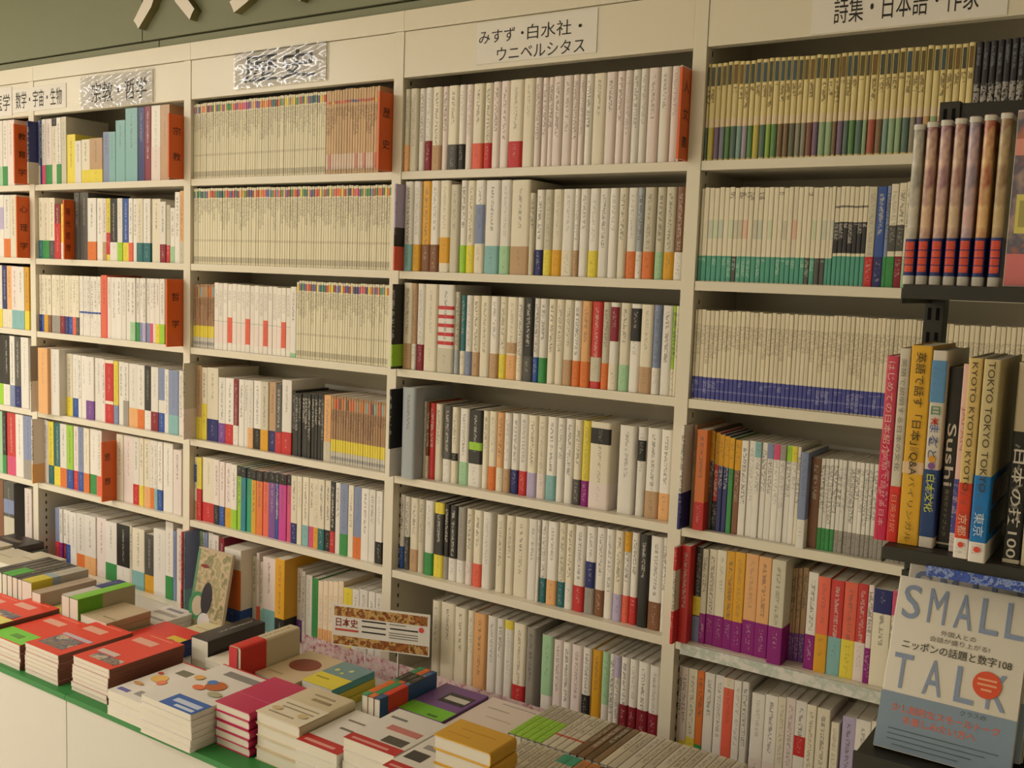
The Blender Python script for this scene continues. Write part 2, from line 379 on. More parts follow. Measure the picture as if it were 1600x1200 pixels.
# ------------------------------------------------------------------ bookcases
ZS = [1.761, 1.485, 1.208, 0.899, 0.62]
for bay in range(5):
    L, Rr = 0.9 * (bay - 1), 0.9 * bay
    e = empty('bookcase', (L, 0, 0.0))
    W = 0.9; hw = 0.017
    def P(name, *b, mat=M['paint'], bevel=0.0015): return boxes(name, mat, e, *b, bevel=bevel)
    top = 2.141 + ZO
    if bay == 0: P('upright', (-hw, hw, 0, 0.268, 0.0, top))
    P('upright', (W - hw, W + hw, 0, 0.268, 0.0, top))
    for z in ZS:
        P('shelf', (hw + .0005, W - hw - .0005, 0.002, 0.262, z + ZO - 0.022, z + ZO))
    P('deck', (hw + .0005, W - hw - .0005, 0.002, 0.262, 0.275 + ZO, 0.30 + ZO))
    P('header_panel', (hw + .0008, W - hw - .0008, 0.002, 0.03, 2.0165 + ZO, top - .001))
    P('top_panel', (hw + .0008, W - hw - .0008, 0.031, 0.262, 2.1 + ZO, top - .001))
    P('back_panel', (hw + .0005, W - hw - .0005, 0.263, 0.268, 0.0, top - .002))
    P('crown_strip', ((-hw if bay == 0 else hw) + (0.0005 if bay else 0), W + hw, -0.002, 0.268, top + .0005, 2.196 + ZO))
    # slot holes along the inside of the uprights
    for sx in (hw + .0003, W - hw - .0003):
        b = MB()
        for k in range(60):
            zz = 0.35 + k * 0.03 + ZO
            if zz > top - 0.1: break
            b.face([(sx, 0.03, zz), (sx, 0.036, zz), (sx, 0.036, zz + .012), (sx, 0.03, zz + .012)])
        link('slot_holes', b.mesh('slot_holes', [M['seam']], weld=False), e)
    tag(e, ['cream steel bookcase at the far end, cut by the frame edge', 'cream steel bookcase under the paired religion and mathematics signs', 'cream steel bookcase under the crumpled two-character history sign',
            'cream steel bookcase under the two-line sign', 'cream steel bookcase under the poetry sign behind the black rack'][bay], 'bookcase', 'cream steel bookcases along the wall')

# ------------------------------------------------------------------ header signs
def sign(x0, x1, z0, z1, lines, label, glossy=None, bold=0.0):
    e = empty('header_sign', ((x0 + x1) / 2, 0.0018, (z0 + z1) / 2 + ZO))
    w, h = x1 - x0, z1 - z0
    boxes('paper_sheet', M['paper'], e, (-w / 2, w / 2, -0.002, 0, -h / 2, h / 2))
    for (s, cx, cz, lw, lh) in lines:
        put_text(s, M['ink'], e, (cx - (x0 + x1) / 2, -0.002, cz - (z0 + z1) / 2), (1, 0, 0), (0, 0, 1), lw, lh, 'lettering', bold)
    if glossy:
        # clear plastic sleeve, wrinkled where asked
        n = 40
        b = MB(); rng = random.Random(3)
        def hz(i, k): return -0.0042 - glossy * (0.5 + 0.5 * math.sin(i * 0.9 + 1.7 * math.sin(k * 0.7)) * math.cos(k * 0.8 + i * 0.31)) - rng.random() * glossy * 0.35
        ny = 16
        g = [[hz(i, k) for k in range(ny + 1)] for i in range(n + 1)]
        for i in range(n):
            for k in range(ny):
                X = lambda q: -w / 2 - .004 + (w + .008) * q / n
                Zc = lambda q: -h / 2 - .004 + (h + .008) * q / ny
                b.face([(X(i), g[i][k], Zc(k)), (X(i + 1), g[i + 1][k], Zc(k)), (X(i + 1), g[i + 1][k + 1], Zc(k + 1)), (X(i), g[i][k + 1], Zc(k + 1))])
        link('plastic_sleeve', b.mesh('plastic_sleeve', [M['clear']], smooth=True), e)
    tag(e, label, 'sign', 'paper signs on the bookcase headers')
t = NT('clear_plastic'); tr = t.n('ShaderNodeBsdfTransparent'); gl = t.n('ShaderNodeBsdfGlossy'); gl.inputs['Roughness'].default_value = 0.11
mx = t.n('ShaderNodeMixShader'); fr = t.n('ShaderNodeFresnel'); fr.inputs[0].default_value = 1.5
t.t.links.new(fr.outputs[0], mx.inputs[0]); t.t.links.new(tr.outputs[0], mx.inputs[1]); t.t.links.new(gl.outputs[0], mx.inputs[2])
t.t.links.new(mx.outputs[0], t.t.nodes['Material Output'].inputs[0]); M['clear'] = t.m
sign(-0.42, -0.128, 2.024, 2.131, [('医学', -0.19, 2.075, 0.1, 0.062)], 'white paper sign at the end of the far header, cut by the frame')
sign(-0.122, 0.225, 2.033, 2.1195, [('数学・宇宙・生物', 0.05, 2.077, 0.30, 0.062)], 'small white sign with eight characters on the religion bay header')
sign(0.315, 0.722, 2.021, 2.128, [('宗教・哲学', 0.535, 2.072, 0.31, 0.07)], 'white sign with five characters in a shiny sleeve, religion bay header', 0.0036)
sign(1.129, 1.522, 2.035, 2.139, [('歴史', 1.325, 2.089, 0.31, 0.082)], 'crumpled plastic-covered sign with two bold characters on the history bay header', 0.0020, 0.008)
sign(2.066, 2.427, 2.030, 2.136, [('みすず・', 2.143, 2.098, 0.140, 0.034), ('白水社・', 2.304, 2.098, 0.160, 0.037), ('ウニベルシタス', 2.263, 2.051, 0.262, 0.034)], 'white sign with two lines of characters on the two-line-sign bay header')
sign(2.955, 3.34, 2.019, 2.122, [('詩集・日本語・作家', 3.145, 2.064, 0.285, 0.056)], 'white sign with one long line of characters on the poetry bay header')

# big cut-out letters on the wall above
def wall_letter(ch, cx, zbot, h, w, label):
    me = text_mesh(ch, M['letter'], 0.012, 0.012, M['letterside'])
    a, b, c, d = bounds(me)
    sx, sy = w / (b - a), h / (d - c)
    me2 = me.copy()
    mt = Matrix(((sx, 0, 0, -sx * (a + b) / 2), (0, 0, -1.2, -0.015), (0, sy, 0, -sy * c), (0, 0, 0, 1)))
    me2.transform(mt)
    o = link('wall_letter', me2, None, None, Matrix.Translation((cx, 0.0, zbot + ZO)))
    tag(o, label, 'letter', 'cut-out letters on the wall')
wall_letter('人', 0.815, 2.257, 0.36, 0.31, 'white cut-out character shaped like two spread legs, first on the grey wall')
wall_letter('文', 1.30, 2.257, 0.36, 0.33, 'white cut-out character with crossed legs, second on the grey wall')

# ------------------------------------------------------------------ display base (table) in front of the bookcases
TZ = 0.30 + ZO
for i in range(5):
    x0 = -1.477 + 0.9 * i + 0.0; x1 = x0 + 0.9
    e = empty('display_counter', (x0, -0.6, 0))
    boxes('front_panel', M['base'], e, (0.0015, 0.8985, -0.052, -0.03, 0.06, TZ - 0.0165), bevel=0.002)
    boxes('carcass', M['base'], e, (0.002, 0.898, -0.0295, 0.598, 0.0, TZ - 0.0165))
    boxes('kick_board', M['rack'], e, (0.002, 0.898, -0.034, -0.0298, 0.0, 0.058))
    boxes('worktop', M['base'], e, (0.0003, 0.8997, 0.0605, 0.598, TZ - 0.016, TZ), bevel=0.001)
    boxes('green_edge_strip', M['green'], e, (0.0003, 0.8997, -0.056, 0.060, TZ - 0.016, TZ), bevel=0.002)
    tag(e, 'cream display counter with green front edge, %s unit from the far end' % ['first', 'second', 'third', 'fourth', 'fifth'][i], 'display counter', 'display counters under the book piles')

# ------------------------------------------------------------------ the shelved books, row by row
# each entry: left edge and width in 0.1 mm, height and set-back in mm, colours, series, kind
ROWS = [
(0,1,2.011,"""-8815 235 250 12 C - p|-8580 232 250 12 C - p|-8349 229 250 12 C - p|-8120 226 250 12 C - p|-7894 491 250 12 C - p|-7403 489 250 12 C - p|-6914 483 250 12 C - p|-6432 477 250 12 C - p|-5955 471 250 12 C - p|-5484 639 250 12 W - p|-4845 771 250 12 C/e - p|-4074 756 250 12 I - p|-3319 557 250 12 W - p|-2762 593 250 12 W/e - p|-2168 316 250 12 W/E - p|-1853 490 250 12 P - p|-255 70 219 -56 教育学 # #"""),
(0,2,1.735,"""-8815 257 248 12 W - p|-8558 253 247 12 W - p|-8305 250 247 12 W - p|-8056 246 247 12 W - p|-7810 497 246 12 W - p|-7313 532 245 12 W - p|-6781 525 245 12 W - p|-6256 518 244 12 W - p|-5739 646 243 12 W - p|-5092 829 243 12 C - p|-4263 764 242 12 W/B - p|-3500 748 242 12 P - p|-2751 597 242 12 W+v:.45-.8 - p|-2154 453 241 12 W/O - p|-1702 447 241 12 C - p|-255 70 228 -50 心理学 # #"""),
(0,3,1.458,"""-8815 239 243 12 W/B - p|-8576 235 243 12 W/B - p|-8341 232 244 12 W/B - p|-8109 229 244 12 W/B - p|-7879 235 245 12 W/B - p|-7644 497 246 12 W/B - p|-7147 491 247 12 W/B - p|-6656 485 248 12 W/B - p|-6172 479 249 12 W/B - p|-5693 649 249 12 W - p|-5044 687 249 12 C/A - p|-4357 865 247 12 W - p|-3492 566 246 12 W - p|-2926 557 245 12 W/L - p|-2369 321 244 12 N/C - p|-2048 364 244 12 o/C - p|-1684 405 243 12 P/t - p|-1280 489 242 12 W/t - p|-791 308 242 12 A/L - p"""),
(0,4,1.149,"""-8815 267 272 12 W - p|-8548 264 273 12 W - p|-8284 260 275 12 W - p|-8024 256 276 12 W - p|-7768 270 278 12 W - p|-7498 553 278 12 W - p|-6945 546 278 12 W - p|-6399 538 278 12 W - p|-5861 806 278 12 K - p|-5055 984 278 12 W - p|-4072 959 278 12 K - p|-3113 750 278 12 K/l - p|-2363 461 278 12 K/W - p|-1902 365 278 12 W/b - p|-1538 451 278 12 D/N - p|-1087 534 278 12 W - p"""),
(0,5,0.870,"""-8815 270 250 12 C/O - p|-8545 266 250 12 C/O - p|-8280 262 250 12 C/O - p|-8018 258 250 12 C/O - p|-7760 255 250 12 C/O - p|-7505 446 250 12 C/O - p|-7059 550 250 12 C/O - p|-6509 542 250 12 C/O - p|-5967 812 250 12 W - p|-5155 992 250 12 C - p|-4163 967 250 12 W/E - p|-3196 709 250 12 e - p|-2488 280 250 12 K/E - p|-2208 645 250 12 R/m - p|-1563 544 250 12 W - p|-1019 669 250 12 b/G - p"""),
(0,6,0.550,"""-6296 1280 218 12 H - p|-5016 1337 285 12 D - p|-3680 1150 285 12 H - p|-2530 748 285 12 D+b:.55-.75+I:.1-.5 - p|-1004 495 279 12 P - p"""),
(1,1,2.011,"""185 68 231 -28 N/I:0-.35 - p|253 114 238 12 b/W - p|367 103 239 12 N - p|470 230 240 12 W/m - p|701 415 240 12 P/E - p|1116 328 241 12 C+K:.88-1 - p|1444 285 241 12 W/E - p|1729 323 242 12 I - p|2051 518 177 12 L - p|2569 393 152 12 W - p|2962 504 155 12 C/L - p|3466 761 157 12 h/L - p|4226 411 176 12 b - p|4637 369 174 12 t - p|5006 546 211 12 t - p|5552 678 249 12 t - p|6231 386 248 12 N - p|6617 330 250 12 r - p|6947 497 250 12 W/P:0-.45 - p|7444 472 250 12 h - p|8745 70 205 -57 宗教 # #"""),
(1,2,1.735,"""185 294 228 12 C/T - p|479 420 227 12 C/E - p|899 374 226 12 C/D - p|1273 390 203 12 r/R:0-.65 - p|1663 204 203 12 L/W - p|2401 70 215 -26 現代思想 # #|2471 338 243 12 D - p|2809 529 243 12 D - p|3338 521 222 12 W/O - p|3859 343 221 12 W - p|4202 227 220 12 P/h - p|4428 244 220 12 L/R:.1-.45 - p|4672 427 219 12 K/W - p|5099 294 219 12 W/l - p|5393 327 218 12 B/L - p|5720 234 218 12 W/S - p|5954 233 217 12 W - p|6187 355 217 12 C/T - p|6542 386 216 12 W/T - p|6997 449 215 12 C - p|7446 307 205 12 W/r - p|7753 203 194 12 I/R - p|7956 235 184 12 W/e - p|8191 267 236 12 W - p|8457 198 240 12 o/I - p"""),
(1,3,1.458,"""185 136 216 12 C/N - p|321 188 216 12 C/B - p|509 275 216 12 C/A - p|784 231 216 12 C/H - p|1015 271 217 12 C/G - p|1287 269 217 12 C/G - p|1556 288 217 12 C/r - p|1844 245 217 12 C/N - p|2088 283 217 12 C/B - p|2372 221 218 12 C/S - p|2593 200 218 12 C/D - p|2792 218 218 12 W/W+B:.38-.41 - p|3011 217 218 12 W/W+B:.38-.41 - p|3228 216 218 12 W/W+B:.38-.41 - p|3443 214 218 12 W/W+B:.38-.41 - p|3657 213 218 12 W/W+B:.38-.41 - p|3870 211 219 12 W/W+B:.38-.41 - p|4081 362 225 12 S - p|4444 227 219 12 P - p|4670 337 219 12 W - p|5007 297 219 12 W - p|5304 258 220 12 W - p|5562 255 220 12 W - p|5817 290 220 12 W/e:0-.3 - p|6107 198 220 12 W/E:0-.3 - p|6304 196 220 12 W/b:0-.3 - p|6501 177 221 12 W/v:0-.3 - p|6678 212 221 12 W/b:0-.3 - p|6890 175 221 12 W/m:0-.3 - p|7065 140 221 12 P - p|7205 243 221 12 W/L:0-.3 - p|7448 258 222 12 W/l:0-.3 - p|7706 120 222 12 W/S:0-.3 - p|8745 70 224 -64 哲学 # #"""),
(1,4,1.149,"""185 68 253 -30 W+G:.47-1 - p|588 636 250 -20 o - p|1224 568 249 -10 W - p|1793 411 235 20 C/L - p|2204 345 234 20 W/B - p|2549 201 233 20 W - p|2751 300 233 20 W - p|3051 494 232 20 W/V:0-.3 - p|3545 487 231 20 W - p|4032 193 230 20 P - p|4225 496 229 20 C+R:.35-.95/R - p|4721 264 228 20 L/b - p|4986 281 228 20 W - p|5267 315 227 20 W/G:0-.4 - p|5582 513 226 20 W/o - p|6095 398 225 20 W/O - p|6493 357 225 20 K/W - p|6850 406 224 20 W/r - p|7256 349 223 20 W/B+b:.5-1 - p|7605 225 222 20 W - p|7830 513 221 20 b/t - p|8343 236 222 20 W - p"""),
(1,5,0.870,"""185 68 250 -26 P/o - p|253 177 246 20 W - p|430 136 244 20 W/P - p|566 342 243 20 L/T - p|908 445 243 20 T/L - p|1353 439 243 20 W/O - p|1792 413 243 20 l/B - p|2205 307 243 20 P/R - p|2512 345 243 20 b/B - p|2857 361 243 20 C/O - p|3218 476 244 20 W/E - p|3694 313 244 20 W/S - p|4785 70 219 -38 思想 # #|4855 396 244 20 C - p|5252 559 244 20 P - p|5811 349 244 20 W/R - p|6160 255 244 20 C/L - p|6415 361 244 20 C/o - p|6776 250 244 20 W/O - p|7027 178 244 20 W/t - p|7204 282 244 20 W/B - p|7486 523 244 20 W - p|8078 445 227 20 P - p"""),
(1,6,0.550,"""650 300 222 40 b/R:0-.4 - p|950 213 222 40 W/M:0-.4 - p|1163 212 223 40 W/r:0-.4 - p|1374 294 223 40 W/B:0-.4 - p|1669 416 221 40 W - p|2085 513 225 40 W/O - p|2598 706 226 40 W/o - p|3304 594 228 40 P - p|3898 680 223 40 W/E - p|4579 780 225 40 K/W - p|5359 150 231 40 I - p|5509 704 226 40 C/t - p|6213 509 215 40 D/A - p|6722 679 244 40 W - p|7401 422 279 40 W/E - p|7823 174 252 40 b - p|7997 345 265 40 P - p"""),
(2,1,2.011,"""9185 50 239 12 C cap s|9235 50 240 12 C cap s|9285 50 240 12 C cap s|9334 49 240 12 C cap s|9384 104 240 12 C cap s|9488 109 241 12 C cap s|9597 109 241 12 C cap s|9706 108 241 12 C cap s|9814 108 241 12 C cap s|9922 108 241 12 C cap s|10030 107 241 12 C cap s|10137 107 241 12 C cap s|10244 106 241 12 C cap s|10350 106 241 12 C cap s|10456 106 241 12 C cap s|10562 105 241 12 C cap s|10667 105 241 12 C cap s|10772 104 241 12 C cap s|10876 104 241 12 C cap s|10980 104 241 12 C cap s|11084 103 241 12 C cap s|11187 103 241 12 C cap s|11290 103 241 12 C cap s|11393 102 241 12 C cap s|11495 102 241 12 C cap s|11597 102 241 12 C cap s|11699 101 241 12 C cap s|11800 101 241 12 C cap s|11901 101 241 12 C cap s|12001 100 241 12 C cap s|12102 100 241 12 C cap s|12201 99 241 12 C cap s|12301 99 241 12 C cap s|12400 99 241 12 C cap s|12499 98 241 12 C cap s|12597 98 241 12 C cap s|12695 98 241 12 C cap s|12793 97 241 12 C cap s|12891 97 241 12 C cap s|12988 97 241 12 C cap s|13085 96 241 12 C cap s|13181 96 241 12 C cap s|13277 96 241 12 C cap s|13373 95 241 12 C cap s|13468 95 241 12 C cap s|13564 95 241 12 C cap s|13658 95 241 12 C cap s|13753 94 241 12 C cap s|13847 94 241 12 C cap s|13941 94 241 12 C cap s|14035 93 241 12 C cap s|14128 93 241 12 C cap s|14221 93 241 12 C cap s|14314 92 241 12 C cap s|14406 92 241 12 C cap s|14498 92 241 12 C cap s|14590 91 241 12 C cap s|14681 91 241 12 C cap s|14772 91 241 12 C cap s|14863 91 241 12 C cap s|14953 90 241 12 C cap s|15044 90 241 12 C cap s|15134 108 241 12 h brown s|15242 108 241 12 h brown s|15350 107 241 12 h brown s|15457 107 241 12 h brown s|15564 107 241 12 h brown s|15671 106 241 12 h brown s|15777 106 242 12 h brown s|15882 105 242 12 h brown s|15988 105 242 12 h brown s|16093 104 242 12 h brown s|16197 104 242 12 h brown s|16301 104 242 12 h brown s|16405 103 242 12 h brown s|16508 103 242 12 h brown s|16611 102 242 12 h brown s|16713 102 242 12 h brown s|16815 102 242 12 h brown s|16917 101 242 12 h brown s|17018 101 242 12 h brown s|17119 101 243 12 h brown s|17745 70 213 -55 歴史 # #"""),
(2,2,1.735,"""9185 55 245 12 C cap s|9240 55 245 12 C cap s|9295 55 245 12 C cap s|9350 56 245 12 C cap s|9406 121 245 12 C cap s|9527 120 245 12 C cap s|9648 120 245 12 C cap s|9767 119 245 12 C cap s|9887 119 245 12 C cap s|10006 118 245 12 C cap s|10124 118 245 12 C cap s|10242 118 245 12 C cap s|10360 117 245 12 C cap s|10477 117 245 12 C cap s|10593 116 245 12 C cap s|10709 116 245 12 C cap s|10825 115 245 12 C cap s|10940 115 244 12 C cap s|11055 114 244 12 C cap s|11169 114 244 12 C cap s|11283 113 244 12 C cap s|11397 113 244 12 C cap s|11510 113 244 12 C cap s|11622 112 244 12 C cap s|11735 112 244 12 C cap s|11846 111 244 12 C cap s|11958 111 244 12 C cap s|12069 110 244 12 C cap s|12179 110 244 12 C cap s|12289 110 244 12 C cap s|12399 109 244 12 C cap s|12508 109 244 12 C cap s|12617 108 244 12 C cap s|12725 108 243 12 C cap s|12833 108 243 12 C cap s|12941 107 243 12 C cap s|13048 107 243 12 C cap s|13155 106 243 12 C cap s|13261 106 243 12 C cap s|13367 106 243 12 C cap s|13473 105 243 12 C cap s|13578 105 243 12 C cap s|13683 104 243 12 C cap s|13787 104 243 12 C cap s|13891 104 243 12 C cap s|13995 103 243 12 C cap s|14098 103 243 12 C cap s|14201 103 243 12 C cap s|14304 102 243 12 C cap s|14406 102 242 12 C cap s|14508 101 242 12 C cap s|14609 101 242 12 C cap s|14710 101 242 12 C cap s|14811 100 242 12 C cap s|14911 100 242 12 C cap s|15011 100 242 12 C cap s|15111 99 242 12 C cap s|15210 99 242 12 C cap s|15309 99 242 12 C cap s|15408 98 242 12 C cap s|15506 98 242 12 C cap s|15604 97 242 12 C cap s|15701 97 242 12 C cap s|15798 97 242 12 C cap s|15895 96 242 12 C cap s|15991 96 242 12 C cap s|16088 96 242 12 C cap s|16183 95 241 12 C cap s|16279 95 241 12 C cap s|16374 95 241 12 C cap s|16469 94 241 12 C cap s|16563 94 241 12 C cap s|16657 94 241 12 C cap s|16751 93 241 12 C cap s|16844 93 241 12 C cap s|16938 93 241 12 C cap s|17030 92 241 12 C cap s|17123 92 241 12 C cap s|17215 92 241 12 C cap s|17307 92 241 12 C cap s|17398 91 241 12 C cap s|17490 91 241 12 C cap s|17580 91 241 12 C cap s|17671 90 241 12 C cap s"""),
(2,3,1.458,"""9185 47 208 12 H obi s|9232 47 208 12 H obi s|9278 46 208 12 H obi s|9325 87 209 12 H obi s|9412 103 209 12 H obi s|9515 102 210 12 H obi s|9617 102 210 12 H obi s|9719 102 211 12 H obi s|9820 101 211 12 H obi s|9922 101 212 12 H obi s|10022 101 212 12 H obi s|10123 100 213 12 H obi s|10223 220 217 12 W white s|10444 219 217 12 W white s|10662 217 217 12 W white s|10880 216 216 12 W+S:.12-.5 white s|11095 214 216 12 W white s|11309 213 215 12 W white s|11522 211 215 12 W white s|11733 210 215 12 W+S:.12-.5 white s|11943 208 214 12 W white s|12151 207 214 12 W white s|12357 205 214 12 W white s|12562 204 213 12 W+S:.12-.5 white s|12766 202 213 12 W white s|12968 201 213 12 W white s|13169 200 212 12 W white s|13369 198 212 12 W+S:.12-.5 white s|13567 197 212 12 W white s|13764 251 217 12 W/e:0-.06 - p|14015 105 231 12 C cap s|14120 105 236 12 C cap s|14225 104 236 12 C cap s|14329 104 236 12 C cap s|14433 104 236 12 C cap s|14536 103 236 12 C cap s|14639 103 236 12 C cap s|14742 102 236 12 C cap s|14844 102 235 12 C cap s|14946 102 235 12 C cap s|15048 101 235 12 C cap s|15149 101 235 12 C cap s|15250 101 235 12 C cap s|15351 100 235 12 C cap s|15451 100 235 12 C cap s|15551 99 235 12 C cap s|15650 99 235 12 C cap s|15749 99 235 12 C cap s|15848 98 235 12 C cap s|15946 98 235 12 C cap s|16044 98 235 12 C cap s|16142 97 235 12 C cap s|16239 97 235 12 C cap s|16336 97 235 12 C cap s|16433 96 235 12 C cap s|16529 96 235 12 C cap s|16625 96 235 12 C cap s|16721 95 235 12 C cap s|16816 95 235 12 C cap s|16911 95 235 12 C cap s|17006 94 235 12 C cap s|17100 94 235 12 C cap s|17194 94 235 12 C cap s|17288 93 235 12 C cap s|17381 93 235 12 C cap s|17474 93 235 12 C cap s|17567 92 234 12 C cap s|17659 92 234 12 C cap s"""),
(2,4,1.149,"""9185 68 256 -30 I/P:0-.4 - p|9253 267 248 20 h/L:0-.3 - p|9520 264 243 20 C/L:0-.5 - p|9784 562 245 20 C/N:0-.3 - p|10346 348 217 20 W/V - p|10694 421 218 20 W/R - p|11115 247 218 20 r/W:0-.3 - p|11362 260 219 20 W - p|11622 182 219 20 W - p|11805 256 220 20 W/o - p|12061 343 221 20 W/K - p|12404 354 221 20 I/A - p|12759 321 222 20 h/N - p|13080 289 220 20 D/R - p|13368 428 235 20 W/R - p|13796 141 204 20 K - p|13937 141 198 20 K - p|14078 140 199 20 K - p|14218 139 199 20 K - p|14357 138 200 20 K - p|14496 138 200 20 K - p|14633 137 200 20 K - p|14770 137 201 20 K - p|14907 136 201 20 K - p|15043 135 202 20 K - p|15178 295 204 20 o/I - p|15473 103 206 20 H obi p|15576 103 206 20 H obi p|15679 102 206 20 H obi p|15781 102 206 20 H obi p|15883 101 206 20 H obi p|15984 101 206 20 H obi p|16085 101 205 20 H obi p|16186 100 205 20 H obi p|16286 100 205 20 H obi p|16386 100 205 20 H obi p|16486 99 205 20 H obi p|16585 99 205 20 H obi p|16684 99 204 20 H obi p|16783 98 204 20 H obi p|16881 98 204 20 H obi p|16979 97 204 20 H obi p|17076 97 204 20 H obi p|17173 97 203 20 H obi p|17270 96 203 20 H obi p|17367 96 203 20 H obi p|17463 96 203 20 H obi p|17558 95 203 20 H obi p"""),
(2,5,0.870,"""9185 128 215 20 W+B:.6-.88/h:0-.3 - p|9313 247 216 20 L/R:0-.5 - p|9560 619 219 20 C/R:0-.3 - p|10179 273 219 20 P/K - p|10452 271 216 20 P/B - p|10722 315 215 20 P/A - p|11038 281 214 20 W/l - p|11319 186 213 20 l+K:.84-1 - p|11505 246 212 20 x+K:.84-1 - p|11751 259 211 20 y+K:.84-1 - p|12010 227 210 20 A+K:.84-1 - p|12237 300 210 20 O+K:.84-1 - p|12537 267 211 20 S+K:.84-1 - p|12804 324 213 20 V+K:.84-1 - p|13128 146 214 20 B+K:.84-1 - p|13274 347 214 20 z+K:.84-1 - p|13621 201 216 20 m+K:.84-1 - p|13822 270 216 20 C/N - p|14092 212 217 20 C - p|14303 280 218 20 C/t - p|14583 222 218 20 C/m - p|14805 193 219 20 C/A - p|14997 273 220 20 C/T - p|15270 243 220 20 C/K - p|15514 201 221 20 K/R - p|15715 200 220 20 W - p|15915 330 220 20 b/E - p|16245 222 220 20 C - p|16467 311 219 20 b/O - p|16778 307 219 20 W - p|17085 253 219 20 W - p|17338 251 218 20 W/K - p"""),
(2,6,0.550,"""9185 68 285 -36 S/R - p|9257 68 285 -30 b/t - p|9325 136 279 30 e - p|9461 105 277 30 W - p|9567 104 269 30 G - p|9701 197 283 20 b - p|9898 260 285 20 W - p|10158 290 283 20 P - p|10448 256 279 20 r - p|11176 803 266 -20 W/B:0-.25+O:.25-.75 - p|11979 195 241 30 I - p|12174 137 255 30 P/S - p|12311 136 227 30 W/e - p|12447 596 248 30 P/t - p|13580 430 274 -20 A/K - p|14010 246 240 30 W/V - p|14256 140 234 30 W - p|14396 282 225 30 W - p|14678 278 221 30 E - p|14955 220 217 30 C/o plain p|15175 218 222 30 C/o plain p|15394 217 226 30 C/o plain p|15611 215 230 30 C/o plain p|15826 214 235 30 C/o plain p|16039 370 218 30 L - p|16409 287 221 30 W - p|16696 336 226 30 W - p|17032 281 226 30 W - p|17313 278 226 30 W - p"""),
(3,1,2.011,"""18185 197 224 6 I/o:0-.32 - h|18382 299 224 6 I - h|18681 227 223 6 W - h|18908 259 223 6 W/r:0-.36 - h|19167 334 223 6 C/h - h|19501 220 222 6 P - h|19721 359 222 6 C/D - h|20080 236 222 6 W/K - h|20316 234 221 6 P - h|20551 358 221 6 C/S - h|20908 260 221 6 C/R - h|21168 257 222 6 P - h|21425 285 222 6 P - h|21709 440 222 6 C/R - h|22150 354 222 6 C - h|22504 195 222 6 P - h|22699 193 221 6 P - h|22892 153 221 6 P - h|23045 285 221 6 P - h|23330 281 221 6 P - h|23611 186 221 6 P - h|23797 166 221 6 P - h|23963 219 220 6 W - h|24182 361 220 6 C - h|24543 293 220 6 P - h|24836 220 220 6 P - h|25056 209 220 6 P - h|25264 224 220 6 W - h|25488 205 220 6 W - h|25693 304 220 6 P - h|25997 283 220 6 W - h|26280 230 220 6 P - h|26511 65 220 6 W - h|26745 70 206 -46 人文書 # #"""),
(3,2,1.735,"""18185 68 239 -28 K/S:0-.28+v:.5-1 - h|18253 320 248 8 W/t - h|18573 288 248 8 W/A - h|18862 331 248 8 A/H - h|19192 315 248 8 W/H - h|19508 367 248 8 C/A:.1-.38 - h|19874 318 236 8 I - h|20192 238 247 8 W/l - h|20430 279 246 8 C/L - h|20709 328 246 8 W+b:.32-.74/C:0-.31 - h|21038 479 245 8 W/t - h|21517 348 245 8 W/e - h|21866 593 244 8 C/h - h|22458 168 210 8 I - h|22627 255 218 8 W/N - h|22882 262 218 8 I/L - h|23143 297 218 8 C/A - h|23440 350 218 8 W/C - h|23790 150 218 8 W/h - h|23940 269 218 8 W - h|24209 284 218 8 W/L - h|24492 289 218 8 W - h|24782 250 218 8 W - h|25032 247 218 8 C - h|25279 280 218 8 W/O - h|25559 173 218 8 q/W - h|25732 308 218 8 I/O - h|26040 237 218 8 I/e - h|26276 284 218 8 I/A - h|26560 247 218 8 H/W - h"""),
(3,3,1.458,"""18185 68 239 -28 K/l:.03-.29 - h|18253 350 244 10 C/h - h|18603 164 243 10 h/W - h|18766 278 243 10 W/r - h|19045 469 243 10 C/C - h|19513 571 243 10 W+R:.72-.76+R:.62-.66+R:.52-.56+R:.42-.46+R:.32-.36/I:0-.28 - h|20140 154 225 10 I/q - h|20294 197 217 10 T/C - h|20491 228 217 10 W/b - h|20719 258 217 10 C/h - h|20977 329 218 10 C - h|21306 283 218 10 W/h - h|21589 249 218 10 C/L - h|21838 338 218 10 C/o+h:.32-.45 - h|22176 193 218 10 W/C - h|22369 321 218 10 K/D - h|22690 179 218 10 W/B - h|22869 246 218 10 W/E - h|23115 244 218 10 C - h|23358 251 218 10 C - h|23609 267 218 10 C/h - h|23876 245 217 10 W/O - h|24121 280 217 10 o/O - h|24401 313 217 10 R+I:.08-.36 - h|24714 218 217 10 I/O - h|24933 261 217 10 W+r:.56-.95/C - h|25194 294 217 10 C/e - h|25487 299 216 10 W+K:.58-.95 - h|25786 338 216 10 C/h - h|26124 205 216 10 b/W - h|26329 296 216 10 W - h|26625 84 216 10 l/C - h|26709 84 216 10 C - h"""),
